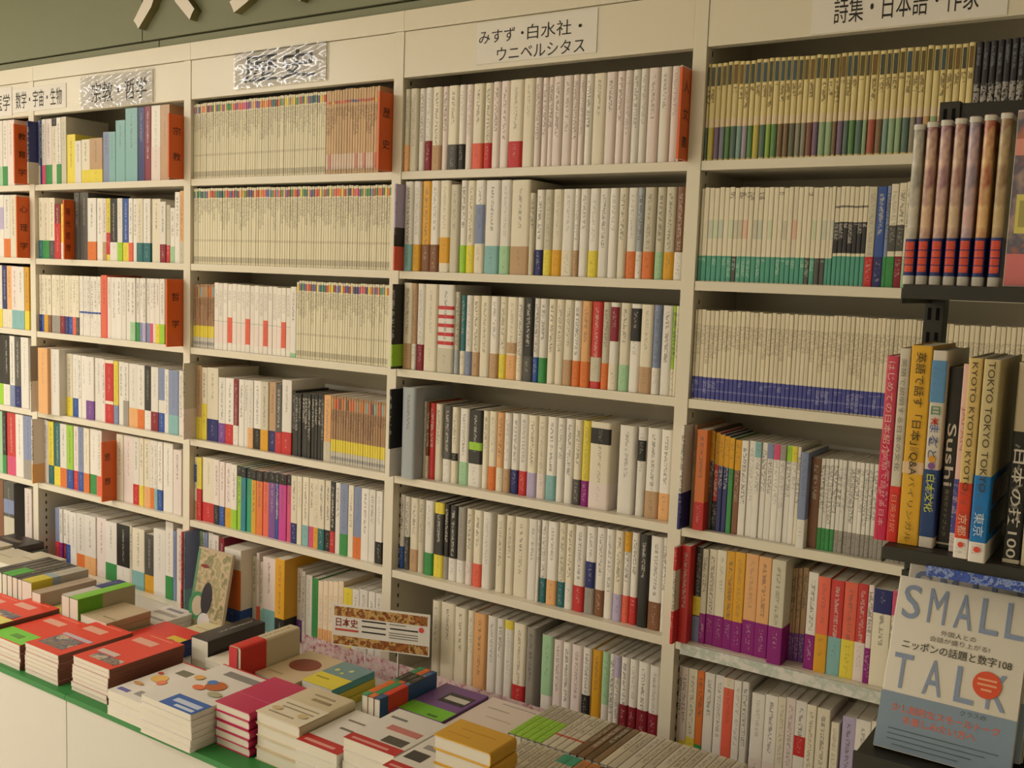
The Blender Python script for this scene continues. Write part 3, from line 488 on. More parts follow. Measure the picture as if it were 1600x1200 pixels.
(3,4,1.149,"""18185 68 252 -28 W+K:.32-1 - h|18494 495 260 -10 q - h|18989 96 221 28 I - h|19084 100 219 28 H/C - h|19185 217 218 28 R - h|19401 253 218 28 C - h|19700 295 217 28 D/W - h|19995 247 215 28 C+K:.3-.4 - h|20243 333 214 28 W/e - h|20576 460 214 28 K+l:.48-.58/W:0-.3 - h|21036 216 215 28 C - h|21252 267 216 28 C/O - h|21519 243 216 28 o/C - h|21762 231 217 28 W/h - h|21993 260 218 28 W/N - h|22253 277 219 28 W/R - h|22530 304 219 28 C/v - h|22835 281 220 28 C/P - h|23115 317 221 28 W/t - h|23432 235 221 28 W - h|23667 271 222 28 W - h|23939 240 222 28 C/D - h|24178 247 222 28 L/M - h|24425 606 223 28 C/P+K:.75-.93 - h|25251 460 223 28 W - h|25756 248 224 28 W+K:.62-.85 - h|26004 385 224 28 W/h - h|26389 327 224 28 W/o - h"""),
(3,5,0.870,"""18185 183 220 28 W/B - h|18368 197 217 28 W/D:0-.45 - h|18565 324 216 28 C/h - h|18889 237 217 28 I - h|19126 329 217 28 W/E - h|19455 359 217 28 K/L+L:.85-1 - h|19814 195 217 28 K/G - h|20009 295 217 28 K/W - h|20304 292 216 28 G/W - h|20596 245 216 28 C/P - h|20841 308 216 28 C/S - h|21149 326 216 28 W - h|21625 288 216 28 C - h|21913 285 218 28 C - h|22198 457 219 28 C - h|22655 307 221 28 W - h|22962 81 222 28 W - h|23043 222 223 28 W/T - h|23265 329 224 28 W/o - h|23594 246 226 28 C/T - h|23841 254 227 28 C/W - h|24095 328 228 28 W/R - h|24422 304 230 28 W/G+N:.3-.6 - h|24727 282 232 28 W/H - h|25009 260 233 28 W - h|25269 257 234 28 C/v - h|25526 200 235 28 W/S+A:.78-1 - h|25726 225 236 28 W/R - h|25951 303 236 28 K - h|26254 360 237 28 W/H - h|26615 104 238 28 W - h"""),
(3,6,0.550,"""19462 315 250 30 C - h|19776 517 252 30 C - h|20293 428 249 30 C - h|20721 245 247 30 C - h|20966 439 247 30 o - h|21406 325 247 30 W - h|21730 257 247 30 W - h|21987 296 248 30 W+L:.9-1 - h|22283 417 247 30 C/R:0-.3 - h|22700 308 243 30 G - h|23212 362 235 30 W+e:.3-1 - h|23574 298 230 30 P - h|23872 265 230 30 W - h|24136 339 230 30 P - h|24475 268 230 30 W+K:.2-.45 - h|24743 302 230 30 A - h|25046 224 231 30 W+e:.4-1 - h|25270 148 231 30 W - h|25418 166 231 30 W+v:.75-1 - h|25584 247 231 30 W/r:0-.46 - h|25831 244 231 30 W/r:0-.46 - h|26075 321 231 30 W/r:0-.46 - h|26396 299 229 30 W/r:0-.46 - h"""),
(4,1,2.011,"""27185 61 218 10 T poem h|27246 153 218 10 L poem h|27399 133 218 10 V poem h|27532 132 218 10 b poem h|27665 124 218 10 E poem h|27788 154 218 10 T poem h|27942 130 218 10 t poem h|28072 129 218 10 v poem h|28201 128 218 10 E poem h|28329 150 218 10 L poem h|28479 149 218 10 T poem h|28628 118 218 10 l poem h|28746 147 218 10 E poem h|28893 131 218 10 H poem h|29024 130 217 10 H poem h|29154 144 217 10 D poem h|29298 122 217 10 G poem h|29420 121 216 10 G poem h|29541 141 216 10 r poem h|29682 126 216 10 V poem h|29808 153 216 10 e poem h|29961 152 215 10 e poem h|30113 96 215 10 H poem h|30210 137 215 10 V poem h|30346 115 215 10 T poem h|30461 135 215 10 E poem h|30596 154 215 10 T poem h|30750 93 214 10 e poem h|30843 172 214 10 R poem h|31015 144 214 10 H poem h|31159 117 214 10 t poem h|31276 142 214 10 e poem h|31418 128 214 10 e poem h|31547 153 214 10 T poem h|31700 126 214 10 G poem h|31826 126 214 10 V poem h|31952 137 214 10 o poem h|32089 136 213 10 e poem h|32225 123 213 10 o poem h|32348 134 213 10 o poem h|32483 133 213 10 o poem h|32616 120 213 10 L poem h|32737 132 213 10 L poem h|32868 132 213 10 K black h|33001 131 213 10 K black h|33132 131 213 10 K black h|33263 130 213 10 K black h|33392 129 214 10 K black h|33521 128 214 10 K black h|33649 127 214 10 K black h"""),
(4,2,1.735,"""27185 74 214 12 T teal k|27259 126 214 12 T teal k|27385 125 214 12 T teal k|27510 125 214 12 T teal k|27635 124 214 12 T teal k|27758 123 214 12 T teal k|27881 122 214 12 T teal k|28004 108 213 12 D teal k|28112 118 213 12 T teal k|28230 117 213 12 T teal k|28347 116 213 12 T teal k|28464 116 213 12 T teal k|28579 115 213 12 T teal k|28695 115 213 12 T teal k|28809 114 213 12 T teal k|28923 113 212 12 T teal k|29036 113 212 12 T teal k|29149 112 212 12 T teal k|29261 111 212 12 T teal k|29373 111 212 12 T teal k|29483 110 212 12 T teal k|29594 110 212 12 T teal k|29703 100 212 12 D teal k|29803 114 211 12 T teal k|29917 113 211 12 D teal k|30030 112 211 12 D teal k|30142 77 211 12 T teal k|30219 77 211 12 T teal k|30296 101 211 12 T tealblack k|30397 100 211 12 T tealblack k|30497 100 211 12 T tealblack k|30597 99 211 12 T tealblack k|30697 99 210 12 T tealblack k|30796 98 210 12 T tealblack k|30894 98 210 12 T tealblack k|30992 174 210 12 I/R - p|31166 198 210 12 B/N - p|31364 79 211 12 b/E - p|31443 157 215 12 C/E+D:.35-.6 - p|31600 155 217 12 C/r+D:.35-.6 - p|31755 129 219 12 C/e - p|31884 179 220 12 C/O - p|32062 190 220 12 C/T - p|32252 188 219 12 C/b - p|32439 106 219 12 T teal k|32546 106 219 12 T teal k|32652 105 218 12 T teal k|32757 105 218 12 T teal k|32862 104 218 12 T teal k|32966 103 218 12 T teal k|33069 103 217 12 T teal k|33172 102 217 12 T teal k|33274 102 217 12 T teal k|33376 101 217 12 T teal k|33477 101 217 12 T teal k|33578 100 216 12 T teal k|33678 100 216 12 T teal k|33778 99 216 12 T teal k"""),
(4,3,1.458,"""27185 58 210 12 B blue k|27243 111 210 12 B blue k|27353 110 210 12 B blue k|27463 109 210 12 B blue k|27573 109 210 12 B blue k|27682 108 210 12 B blue k|27790 108 210 12 B blue k|27898 107 210 12 B blue k|28005 107 210 12 B blue k|28112 106 210 12 B blue k|28218 106 210 12 B blue k|28324 105 210 12 B blue k|28429 105 210 12 B blue k|28534 104 210 12 B blue k|28638 104 210 12 B blue k|28742 103 210 12 B blue k|28845 103 210 12 B blue k|28948 102 210 12 B blue k|29050 102 210 12 B blue k|29151 101 210 12 B blue k|29252 101 210 12 B blue k|29353 100 210 12 B blue k|29453 100 210 12 B blue k|29553 99 210 12 B blue k|29652 99 210 12 B blue k|29751 98 210 12 B blue k|29849 98 211 12 B blue k|29947 97 211 12 B blue k|30044 97 211 12 B blue k|30141 96 211 12 B blue k|30238 96 211 12 B blue k|30334 96 211 12 B blue k|30429 95 211 12 B blue k|30524 95 211 12 B blue k|30619 94 211 12 B blue k|30713 94 211 12 B blue k|30807 93 211 12 B blue k|30900 93 211 12 B blue k|30993 92 211 12 B blue k|31085 92 211 12 B blue k|31177 92 211 12 B blue k|31269 91 211 12 B blue k|31360 91 211 12 B blue k|31451 90 211 12 B blue k|31541 90 211 12 B blue k|31631 90 211 12 B blue k|31721 88 211 12 B blue k|31809 88 211 12 B blue k|31896 87 211 12 B blue k|31983 87 211 12 B blue k|32070 86 211 12 B blue k|32157 86 211 12 B blue k|32243 86 211 12 B blue k|32328 85 211 12 B blue k|32414 85 211 12 B blue k|32499 85 210 12 B blue k|32583 101 209 12 G blue k|32684 101 208 12 G blue k|32785 100 207 12 G blue k|32885 100 206 12 G blue k|32985 99 206 12 G blue k|33084 99 206 12 G blue k|33182 98 206 12 G blue k|33280 98 206 12 G blue k|33378 97 206 12 G blue k|33475 97 206 12 G blue k|33571 96 207 12 G blue k|33667 96 207 12 G blue k|33763 95 207 12 G blue k|33858 95 207 12 G blue k|33952 94 207 12 G blue k|34047 94 207 12 G blue k|34140 93 207 12 G blue k|34233 93 207 12 G blue k"""),
(4,4,1.149,"""27185 68 248 -28 W/N:0-.35 - p|27276 83 246 20 h - p|27471 269 240 -5 O/R:0-.28 - p|27740 45 239 20 D+A:.7-1 - p|27785 45 237 20 D+A:.7-1 - p|27830 118 234 20 R+A:.68-1/K:0-.3 - p|27948 129 231 20 N+A:.68-1 - p|28076 128 229 20 N+A:.68-1 - p|28204 127 226 20 E+A:.68-1 - p|28332 158 223 20 H+A:.68-1 - p|28490 172 223 20 W - p|28662 156 224 20 W - p|28818 154 224 20 W+t:.84-1 - p|28972 138 224 20 W - p|29110 152 224 20 W+b:.84-1 - p|29262 151 224 20 W+m:.84-1 - p|29414 135 224 20 W+G:.84-1 - p|29549 134 224 20 W+l:.84-1 - p|29683 126 224 20 W+L:.84-1 - p|29809 81 224 20 C - p|29958 175 217 0 b/W:0-.3 - p|30132 224 204 20 H - p|30357 93 205 20 W/E:0-.24 - p|30450 93 206 20 W/E:0-.24 - p|30543 93 207 20 W/E:0-.24 - p|30636 92 207 20 W/E:0-.24 - p|30728 97 207 20 W/G:0-.24 - p|30825 96 207 20 W/G:0-.24 - p|30921 96 207 20 W/G:0-.24 - p|31017 95 207 20 W/G:0-.24 - p|31112 95 207 20 W/G:0-.24 - p|31207 94 207 20 W/G:0-.24 - p|31301 94 207 20 W/G:0-.24 - p|31395 93 207 20 W/G:0-.24 - p|31488 93 207 20 W/G:0-.24 - p|31581 93 207 20 W/G:0-.24 - p|31674 92 207 20 W/G:0-.24 - p|31766 92 208 20 W/G:0-.24 - p|31858 91 209 20 W/G:0-.24 - p|31949 100 210 20 W/G:0-.24 - p|32049 99 212 20 W/G:0-.24 - p|32148 99 213 20 W/G:0-.24 - p|32247 98 214 20 W/G:0-.24 - p|32345 98 216 20 W/G:0-.24 - p|32442 97 217 20 W/G:0-.24 - p|32540 97 218 20 W/G:0-.24 - p|32636 96 219 20 W/G:0-.24 - p|32732 317 222 20 C - p|33050 188 226 20 P - p|33238 248 228 20 W - p|33485 244 232 20 R - p|33730 241 235 20 C - p"""),
(4,5,0.870,"""27185 68 237 -34 I+R:.76-1/R:0-.34 - p|27253 238 238 -10 R - p|27491 198 233 20 K+L:.28-.48/b:0-.27 - p|27689 149 231 20 I/M:0-.32 - p|27838 205 233 20 C/M:0-.32 - p|28043 244 235 20 C/M:0-.32 - p|28286 217 237 20 A/M:0-.3 - p|28503 254 239 20 A/M:0-.3 - p|28757 314 240 20 o/M:0-.34 - p|29071 309 239 20 o/M:0-.34 - p|29454 332 243 0 I/M:0-.36 - p|29786 60 218 50 h/V - p|29846 60 219 50 h/V - p|29905 102 220 50 h/V - p|30008 131 223 50 h/V - p|30237 234 224 20 W/M:0-.36 - p|30472 275 219 20 S/A:0-.4 - p|30747 300 217 20 R/t:0-.4 - p|31047 295 218 20 S/L:0-.4 - p|31342 222 220 20 R/P:0-.4 - p|31565 124 221 20 P/M:0-.36 - p|31689 381 217 20 C+N:.75-1 - p|32069 94 219 20 C+m:.75-1 - p|32164 385 225 20 W/M:0-.3 - p|32549 391 233 20 C/R - p|32939 383 241 20 W/A - p"""),
(4,6,0.550,"""27185 93 248 30 P - p|27278 175 248 30 P/L:0-.25 - p|27453 236 248 30 C/L:0-.3 - p|27688 183 248 30 O/E:0-.25 - p|27872 264 248 30 W - p|28136 229 248 30 W/H:0-.2 - p|28364 258 248 30 S+C:.9-1/H:0-.2 - p|28623 192 248 30 W - p|28815 174 249 30 W - p|29068 328 229 30 W/P:0-.3 - p|29396 308 233 30 W/P:0-.3 - p|29703 190 236 30 C - p|29893 226 239 30 P - p|30119 261 238 30 W/R:0-.1+R:.45-.65 - p|30380 221 236 30 C - p|30601 305 234 30 C - p|30935 186 209 30 C - p|31178 297 230 30 v - p|31475 334 232 30 W - p|31809 342 236 30 C - p|32151 337 245 30 W - p"""),
]


BAYN = ['end bay', 'religion bay', 'history bay', 'two-line-sign bay', 'poetry bay']
SHELFN = {1: 'top shelf', 2: 'second shelf', 3: 'third shelf', 4: 'fourth shelf', 5: 'fifth shelf', 6: 'bottom row'}
KINDN = {'h': 'hardcover_book', 'p': 'paperback_book', 's': 'slim_paperback', 'k': 'pocket_paperback'}
def parse(c):
    base = c[0]; bands = []; patches = []
    i = 1
    while i < len(c):
        op = c[i]; col = c[i + 1]; i += 2
        a, b = (0.0, 0.3)
        if i < len(c) and c[i] == ':':
            j = i + 1
            while j < len(c) and c[j] not in '/+': j += 1
            a, b = (float(x) for x in c[i + 1:j].split('-')); i = j
        (bands if op == '/' else patches).append((a, b, col))
    return base, bands, patches
STYLE_DESC = {'cap': 'slim cream paperback with coloured head', 'brown': 'slim tan paperback', 'obi': 'brown paperback with yellow band', 'white': 'slim white paperback',
              'blue': 'cream pocket paperback with %s foot', 'teal': 'cream pocket paperback with %s foot', 'tealblack': 'black-titled pocket paperback with teal foot',
              'poem': 'yellow hardcover with %s foot', 'black': 'black hardcover with pale lettering', 'plain': 'plain peach paperback'}
div_desc = {}
for bay, row, z, data in ROWS:
    grp = 'books on the %s of the %s' % (SHELFN[row], BAYN[bay]) if row < 6 else 'books in the bottom row of the %s' % BAYN[bay]
    k = 0
    for it in data.split('|'):
        x0, w, h, rec, c, st, kd = it.split(' ')
        x0 = int(x0) / 1e4; w = int(w) / 1e4; h = int(h) / 1e3; rec = int(rec) / 1e3
        if st == '#':
            # orange index divider: a thin upright plate that sticks out of the row, its lettered side facing along the aisle
            e = empty('index_divider', (x0 + w / 2, rec, z))
            d = 0.16 - rec
            boxes('plate', M['orange'], e, (-w / 2, w / 2, 0, d, 0.0005, h), bevel=0.0012)
            vis = -rec + 0.006
            n = len(c)
            for q, ch in enumerate(c):
                zc = h * (0.80 - 0.60 * q / max(1, n - 1)) if n > 2 else h * (0.74 - 0.40 * q)
                put_text(ch, M['ink'], e, (w / 2, vis * 0.48, zc), (0, 1, 0), (0, 0, 1), min(0.03, vis * 0.55), 0.024 if n > 3 else 0.026, 'printed_character')
            tag(e, 'orange index divider with %d black characters on the %s of the %s' % (n, SHELFN[row], BAYN[bay]), 'divider', 'orange index dividers')
            continue
        k += 1
        base, bands, patches = parse(c)
        gap = 0.0011 if kd == 'h' else 0.0006
        ww = max(0.0028, w - gap)
        hard = kd == 'h'
        depth = {'h': 0.15, 'p': 0.145, 's': 0.15, 'k': 0.12}[kd]
        jit = random.uniform(-0.002, 0.0025) if st == '-' else random.uniform(-0.0008, 0.0008)
        if h > 0.235 and st == '-': depth = 0.175
        r = rec if rec < -0.02 else rec + jit
        mw = Matrix.Translation((x0 + w / 2, r, z + 0.0004))
        hh = h + (random.uniform(-0.0012, 0.0012) if st != '-' else 0)
        style = None if st == '-' else st
        closed = style in ('cap', 'brown', 'obi', 'white', 'blue', 'teal', 'tealblack', 'black', 'plain')
        dark = base in 'KDNrTB'
        txt = random.choice((0.5, 0.8, 1.0, 1.0)) if not closed else 1.0
        wrap = rec <= -0.024
        cb = COL[base]
        if style == 'poem': cb = tuple(.55 * v + .45 * q for v, q in zip(cb, lin((128, 126, 96))))
        if style in ('teal', 'tealblack') and base == 'T': cb = lin((84, 160, 138))
        if style == 'blue': cb = lin((70, 74, 150)) if base == 'B' else lin((196, 186, 164))
        o = make_book(('banded_paperback' if kd == 'p' and bands else KINDN[kd]), ww, hh, depth, cb, mw, [(a, b, COL[q]) for a, b, q in bands], [(a, b, COL[q]) for a, b, q in patches],
                      hard, txt, style, not closed, wrap)
        if style == 'poem':
            link('title_panel', cached(('tp', q4(ww), q4(hh)), lambda: u_shape(ww * 0.56, 0.02, 0.77 * hh, 0.965 * hh, 0.0005, 0.0003, 0.0004, -1, True).mesh('title_panel', [M['panel']])), o)
        if style:
            ds = STYLE_DESC[style]
            if '%s' in ds: ds = ds % NAME[base]
            if style == 'white' and patches: ds = 'slim white paperback with red strip'
        else:
            thick = '' if bands or patches else ('thin ' if ww < 0.011 else ('thick ' if ww > 0.034 else ''))
            ds = thick + NAME[base] + ' ' + {'h': 'hardcover', 'p': 'paperback', 'k': 'pocket paperback', 's': 'paperback'}[kd]
            if bands: ds += ' with %s band' % NAME[bands[0][2]]
            elif patches: ds += ' with %s title panel' % NAME[patches[0][2]]
        tag(o, '%s, %s from left on %s, %s' % (ds, ordn(k), SHELFN[row], BAYN[bay]), 'book', grp)


# ------------------------------------------------------------------ books lying and standing on the display bases
def wpart(name, mesh, root, mw, col=None):
    o = link(name, mesh, root, col); o.matrix_parent_inverse = mw.inverted(); return o
def basis(X, Y, Z, loc):
    mt = Matrix((Vector(X), Vector(Y), Vector(Z))).transposed().to_4x4(); mt.translation = Vector(loc); return mt
ORI = {'R': ((0, 0, -1), (-1, 0, 0), (0, 1, 0)), 'L': ((0, 0, 1), (1, 0, 0), (0, 1, 0)), 'U': ((1, 0, 0), (0, 0, -1), (0, 1, 0)), 'F': ((0, -1, 0), (1, 0, 0), (0, 0, 1))}
def disc(name, cx, cy, z, rx, ry, mat, root, mw, n=28):
    b = MB(); top = [(cx + rx * math.cos(2 * math.pi * i / n), cy + ry * math.sin(2 * math.pi * i / n), z) for i in range(n)]
    b.face(top); b.face([(x, y, z - .0003) for x, y, _ in reversed(top)])
    for i in range(n):
        k = (i + 1) % n
        b.face([top[i], (top[i][0], top[i][1], z - .0003), (top[k][0], top[k][1], z - .0003), top[k]])
    return wpart(name, b.mesh(name, [mat]), root, mw)
def lying(x0, x1, y0, y1, z0, t, rgb, ori='R', hard=False, bands=(), prints=(), discs=(), texts=(), rz=0.0, spine=None):
    """a book lying flat, head away from the aisle, spine to the right (R) or left (L)"""
    X, Y, Z = ORI[ori]
    mw = basis(X, Y, Z, (x1 if ori == 'R' else x0, y0, z0 + t / 2 + ZO))
    if rz:
        cx, cy = (x0 + x1) / 2, (y0 + y1) / 2
        mw = Matrix.Translation((cx, cy, 0)) @ Matrix.Rotation(rz, 4, 'Z') @ Matrix.Translation((-cx, -cy, 0)) @ mw
        R_ = Matrix.Translation((cx, cy, 0)) @ Matrix.Rotation(rz, 4, 'Z') @ Matrix.Translation((-cx, -cy, 0))
    else: R_ = Matrix.Identity(4)
    root = make_book('piled_paperback' if not hard else 'piled_hardcover', t, y1 - y0, x1 - x0, lin(rgb), mw, [(a, b, lin(c)) for a, b, c in bands], [(.002, .998, lin(spine) + (0.0,))] if spine else [], hard, 0.0)
    zt = z0 + t + ZO
    W, D = x1 - x0, y1 - y0
    for i, (a, b, c, d, col, nm) in enumerate(prints):
        bx = MB(); bx.box(x0 + a * W, x0 + b * W, y0 + c * D, y0 + d * D, zt + .0001, zt + .0004 + .00025 * i)
        me = bx.mesh(nm, [col if isinstance(col, bpy.types.Material) else solid(col)]); me.transform(R_); wpart(nm, me, root, mw)
    for k, (a, c, ra, rc, col, nm) in enumerate(discs):
        o = disc(nm, x0 + a * W, y0 + c * D, zt + .0006 + .00025 * (len(prints) + k), ra * W, rc * D, solid(col), root, mw); o.data.transform(R_)
    for (s_, a, c, w_, h_, col, vert) in texts:
        o = put_text(s_, solid(col), root, (0, 0, 0), (1, 0, 0), (0, 1, 0), w_ * W, h_ * D, 'printed_title')
        if o:
            me = o.data.copy(); me.transform(R_ @ Matrix.Translation((x0 + a * W, y0 + c * D, zt + .0008)) @ o.matrix_basis)
            nm = o.name; bpy.data.objects.remove(o); wpart('printed_title', me, root, mw)
    return root
def spine_up(x0, x1, y0, y1, z0, z1, rgb, bands=(), hard=False, patches=(), text=1.0):
    mw = basis(*ORI['U'], ((x0 + x1) / 2, y0, z1 + ZO))
    return make_book('upturned_paperback' if not hard else 'upturned_hardcover', x1 - x0 - .0006, y1 - y0, z1 - z0 - .0004, lin(rgb), mw, [(a, b, lin(c)) for a, b, c in bands], [(a, b, lin(c)) for a, b, c in patches], hard, text)
def pile(x0, x1, y0, y1, z1, n, rgb, label_top, label_rest, grp, ori='R', hard=False, jit=0.002, skew=0.0, z0=0.30, **top):
    t = (z1 - z0) / n
    rng = random.Random(int(x0 * 1000))
    for k in range(n):
        dx, dy = (rng.uniform(-jit, jit), rng.uniform(-jit, jit)) if k < n - 1 else (0, 0)
        dx += skew * (1 - k / max(1, n - 1))
        kw = top if k == n - 1 else {q: v for q, v in top.items() if q in ('bands', 'spine')}
        o = lying(x0 + dx, x1 + dx, y0 + dy, y1 + dy, z0 + k * t + .0002, t - .0004, rgb, ori, hard, **kw)
        if k == n - 1: tag(o, label_top, 'book', grp)
        else: tag(o, label_rest % (ordn(n - k) + ' from top'), 'book', grp)
BROWN = (128, 78, 62); REDC = (226, 66, 44); WHT = (233, 226, 216)
food = mottle('cover_photo', [(60, 50, 60), (150, 130, 110), (70, 84, 110), (206, 190, 160), (50, 44, 40)], 26)
def red_pile(x0, x1, y0, y1, z1, n, what, extra, skew=0.0):
    pr = [(0, 1, 0, 1, REDC, 'front_cover'), (0.12, 0.66, 0.70, 0.83, (228, 168, 146), 'title_print'), (0.2, 0.8, 0.93, 0.945, (236, 140, 110), 'subtitle_print')] + extra
    pile(x0, x1, y0, y1, z1, n, (214, 182, 172), 'red-covered paperback on top of %s' % what, 'brown-spined paperback in %s, %%s' % what, 'red-covered paperbacks in piles', prints=pr, jit=0.0025, skew=skew, spine=BROWN)
PIC = (0.12, 0.80, 0.12, 0.42, food, 'cover_picture')
red_pile(0.47, 0.625, -0.63, -0.41, 0.372, 6, 'the far-end red pile', [PIC])
red_pile(0.638, 0.80, -0.635, -0.405, 0.388, 7, 'the red pile with yellow band', [(0, 1, 0.02, 0.34, (226, 216, 110), 'paper_band_face'), (0.25, .9, .36, .5, food, 'cover_picture')])
red_pile(0.812, 0.977, -0.640, -0.415, 0.376, 6, 'the red pile with green band', [(0, 1, 0.02, 0.33, (122, 206, 66), 'paper_band_face'), (0.4, .7, .12, .22, (96, 150, 60), 'band_print')])
red_pile(0.990, 1.155, -0.632, -0.392, 0.387, 7, 'the second red pile from the white piles', [PIC, (0.1, .9, .44, .50, (190, 180, 190), 'caption_print')])
red_pile(1.215, 1.379, -0.626, -0.383, 0.401, 8, 'the red pile beside the white piles', [(0.22, .92, .1, .24, food, 'cover_picture'), (0.1, .6, .26, .34, (208, 190, 180), 'caption_print')], skew=-.012)
# white picture-book piles
DOTS = [(0.30, 0.52, 0.16, 0.09, (232, 186, 96), 'fruit_print'), (0.48, 0.46, 0.09, 0.06, (232, 132, 92), 'fruit_print'), (0.12, 0.62, 0.06, 0.03, (206, 90, 70), 'fruit_print'), (0.2, 0.3, 0.12, 0.03, (206, 150, 90), 'fruit_print')]
pile(1.412, 1.565, -0.655, -0.408, 0.365, 3, WHT, 'white illustrated paperback on top of the low white pile', 'white paperback in the low white pile, %s', 'white illustrated paperbacks in piles',
     prints=[(0, 1, 0.975, 1, (196, 60, 60), 'edge_line'), (.08, .36, .08, .14, (112, 110, 170), 'title_print'), (.3, .8, .72, .84, (120, 118, 96), 'title_print'), (.5, .9, .1, .2, (150, 146, 140), 'text_print')], discs=DOTS)
pile(1.571, 1.765, -0.668, -0.403, 0.398, 6, WHT, 'white illustrated paperback with blue band on top of the tall white pile', 'white paperback in the tall white pile, %s', 'white illustrated paperbacks in piles',
     prints=[(0, 1, 0.98, 1, (196, 60, 60), 'edge_line'), (.36, 1.0, .0, .24, (44, 96, 176), 'paper_band_face'), (.46, .95, .10, .17, (196, 206, 226), 'band_print'), (.6, .95, .03, .07, (206, 214, 226), 'band_print'), (.3, .95, .80, .90, (132, 130, 124), 'title_print')],
     discs=[(.55, .56, .16, .10, (186, 96, 34), 'fruit_print'), (.42, .6, .08, .05, (66, 120, 186), 'fruit_print'), (.40, .44, .10, .05, (228, 112, 60), 'fruit_print'), (.75, .42, .12, .05, (170, 166, 130), 'fruit_print'), (.15, .6, .08, .05, (222, 170, 90), 'fruit_print')])
pile(1.771, 1.896, -0.600, -0.405, 0.413, 5, (190, 40, 84), 'rose-pink hardcover on top of the pink pile', 'rose-pink hardcover in the pink pile, %s', 'rose-pink hardcovers in a pile', hard=True, jit=0.003,
     prints=[(0.05, .96, .36, .366, (220, 110, 140), 'rule_print')])
pile(1.903, 2.050, -0.588, -0.398, 0.420, 4, (214, 198, 164), 'thick cream hardcover on top of the cream pile', 'thick cream hardcover in the cream pile, %s', 'thick cream hardcovers in a pile', hard=True, jit=0.003,
     prints=[(.0, 1, 0, .52, (226, 214, 188), 'paper_band_face'), (.15, .9, .40, .43, (160, 146, 112), 'text_print'), (.2, .9, .30, .33, (160, 146, 112), 'text_print'), (.15, .7, .10, .13, (160, 146, 112), 'text_print'), (.4, .8, .66, .72, (150, 132, 96), 'title_print'), (.3, .75, .80, .83, (160, 144, 108), 'text_print')],
     discs=[(.2, .22, .1, .05, (206, 180, 130), 'stamp_print'), (.78, .22, .1, .05, (206, 180, 130), 'stamp_print')])
OBR = (190, 44, 40)
def obi_pile(x0, x1, y0, y1, z1, n, f, what, extra):
    pile(x0, x1, y0, y1, z1, n, WHT, 'white paperback with red band on top of %s' % what, 'white red-banded paperback in %s, %%s' % what, 'white paperbacks with red bands in piles', jit=0.002,
         prints=[(0, 1, 0, f, OBR, 'paper_band_face'), (.1, .8, f * .3, f * .55, (222, 150, 140), 'band_print')] + extra)
obi_pile(2.055, 2.187, -0.604, -0.400, 0.399, 4, .2, 'the low pile beside the cream pile', [(.3, .8, .5, .54, (120, 112, 100), 'title_print'), (.2, .9, .72, .75, (130, 120, 104), 'title_print')])
obi_pile(2.193, 2.344, -0.594, -0.400, 0.440, 5, .17, 'the tall pile second from the cream pile', [(.5, .9, .2, .36, (84, 78, 66), 'cover_picture'), (.3, .9, .48, .6, (196, 120, 112), 'title_print'), (.1, .4, .75, .79, (120, 118, 116), 'text_print')])
obi_pile(2.349, 2.4435, -0.640, -0.450, 0.440, 5, .17, 'the narrow pile beside the yellow pile', [(.1, .6, .3, .5, (70, 66, 58), 'cover_picture'), (.2, .9, .6, .7, (150, 146, 140), 'text_print')])
pile(2.447, 2.594, -0.592, -0.497, 0.520, 7, (222, 168, 48), 'amber-yellow pocket hardcover on top of the yellow pile', 'amber-yellow pocket hardcover in the yellow pile, %s', 'amber-yellow pocket books in a pile', hard=True,
     prints=[(.1, .5, .3, .33, (196, 140, 40), 'text_print'), (.2, .8, .6, .64, (200, 146, 44), 'text_print')])
pile(2.269, 2.45, -0.332, -0.115, 0.395, 4, (226, 208, 196), 'large pale pink paperback on top of its low pile', 'large pale pink paperback in the low pale pile, %s', 'large pale pink paperbacks in a pile',
     prints=[(.25, .8, .9, .92, (170, 156, 150), 'text_print'), (.15, .5, .72, .74, (172, 160, 140), 'title_print'), (.3, .7, .5, .52, (196, 180, 150), 'text_print')])
pile(2.126, 2.264, -0.357, -0.128, 0.400, 4, (122, 84, 142), 'purple paperback with lime band and black title panel', 'purple paperback under the purple top copy, %s', 'purple paperbacks in a pile',
     prints=[(0, 1, .14, .40, (122, 190, 52), 'paper_band_face'), (.60, .82, .18, .22, (70, 110, 40), 'band_print'), (.36, .92, .56, .82, (58, 54, 52), 'title_panel'), (.42, .9, .63, .74, (206, 198, 188), 'title_print')])
for k, (c, b) in enumerate((((56, 150, 96), (226, 112, 44)), ((226, 112, 44), (56, 150, 96)), ((44, 84, 132), (218, 70, 44)))):
    o = spine_up(2.0625 + .0202 * k, 2.0825 + .0202 * k, -0.39, -0.165, 0.30, 0.44, c, [(0.14 if k == 2 else 0.1, .48, b)], patches=[(.55, .8, (60, 54, 40))])
    tag(o, ['green and orange paperback set spine up, far one of the bright trio', 'orange and green paperback set spine up, middle of the bright trio', 'blue paperback with red band set spine up beside the purple book'][k], 'book', 'bright paperbacks set spine up')
pile(1.757, 1.872, -0.290, -0.122, 0.345, 2, (206, 190, 60), 'yellow paperback directly under the teal book', 'yellow paperback lowest under the teal book, %s', 'books under the teal book')
o = lying(1.755, 1.870, -0.292, -0.124, 0.3453, 0.020, (86, 168, 172), 'R', prints=[(0, 1, .0, .46, (226, 208, 66), 'paper_band_face'), (.1, .5, .26, .30, (150, 140, 50), 'band_print'), (0, 1, .46, 1, (118, 150, 152), 'front_cover')], discs=[(.25, .66, .06, .05, (214, 214, 120), 'drawing_print'), (.6, .74, .06, .05, (206, 212, 150), 'drawing_print'), (.5, .58, .05, .03, (220, 214, 110), 'drawing_print')])
tag(o, 'teal paperback with yellow band lying beside the cream cover with brown oval', 'book')
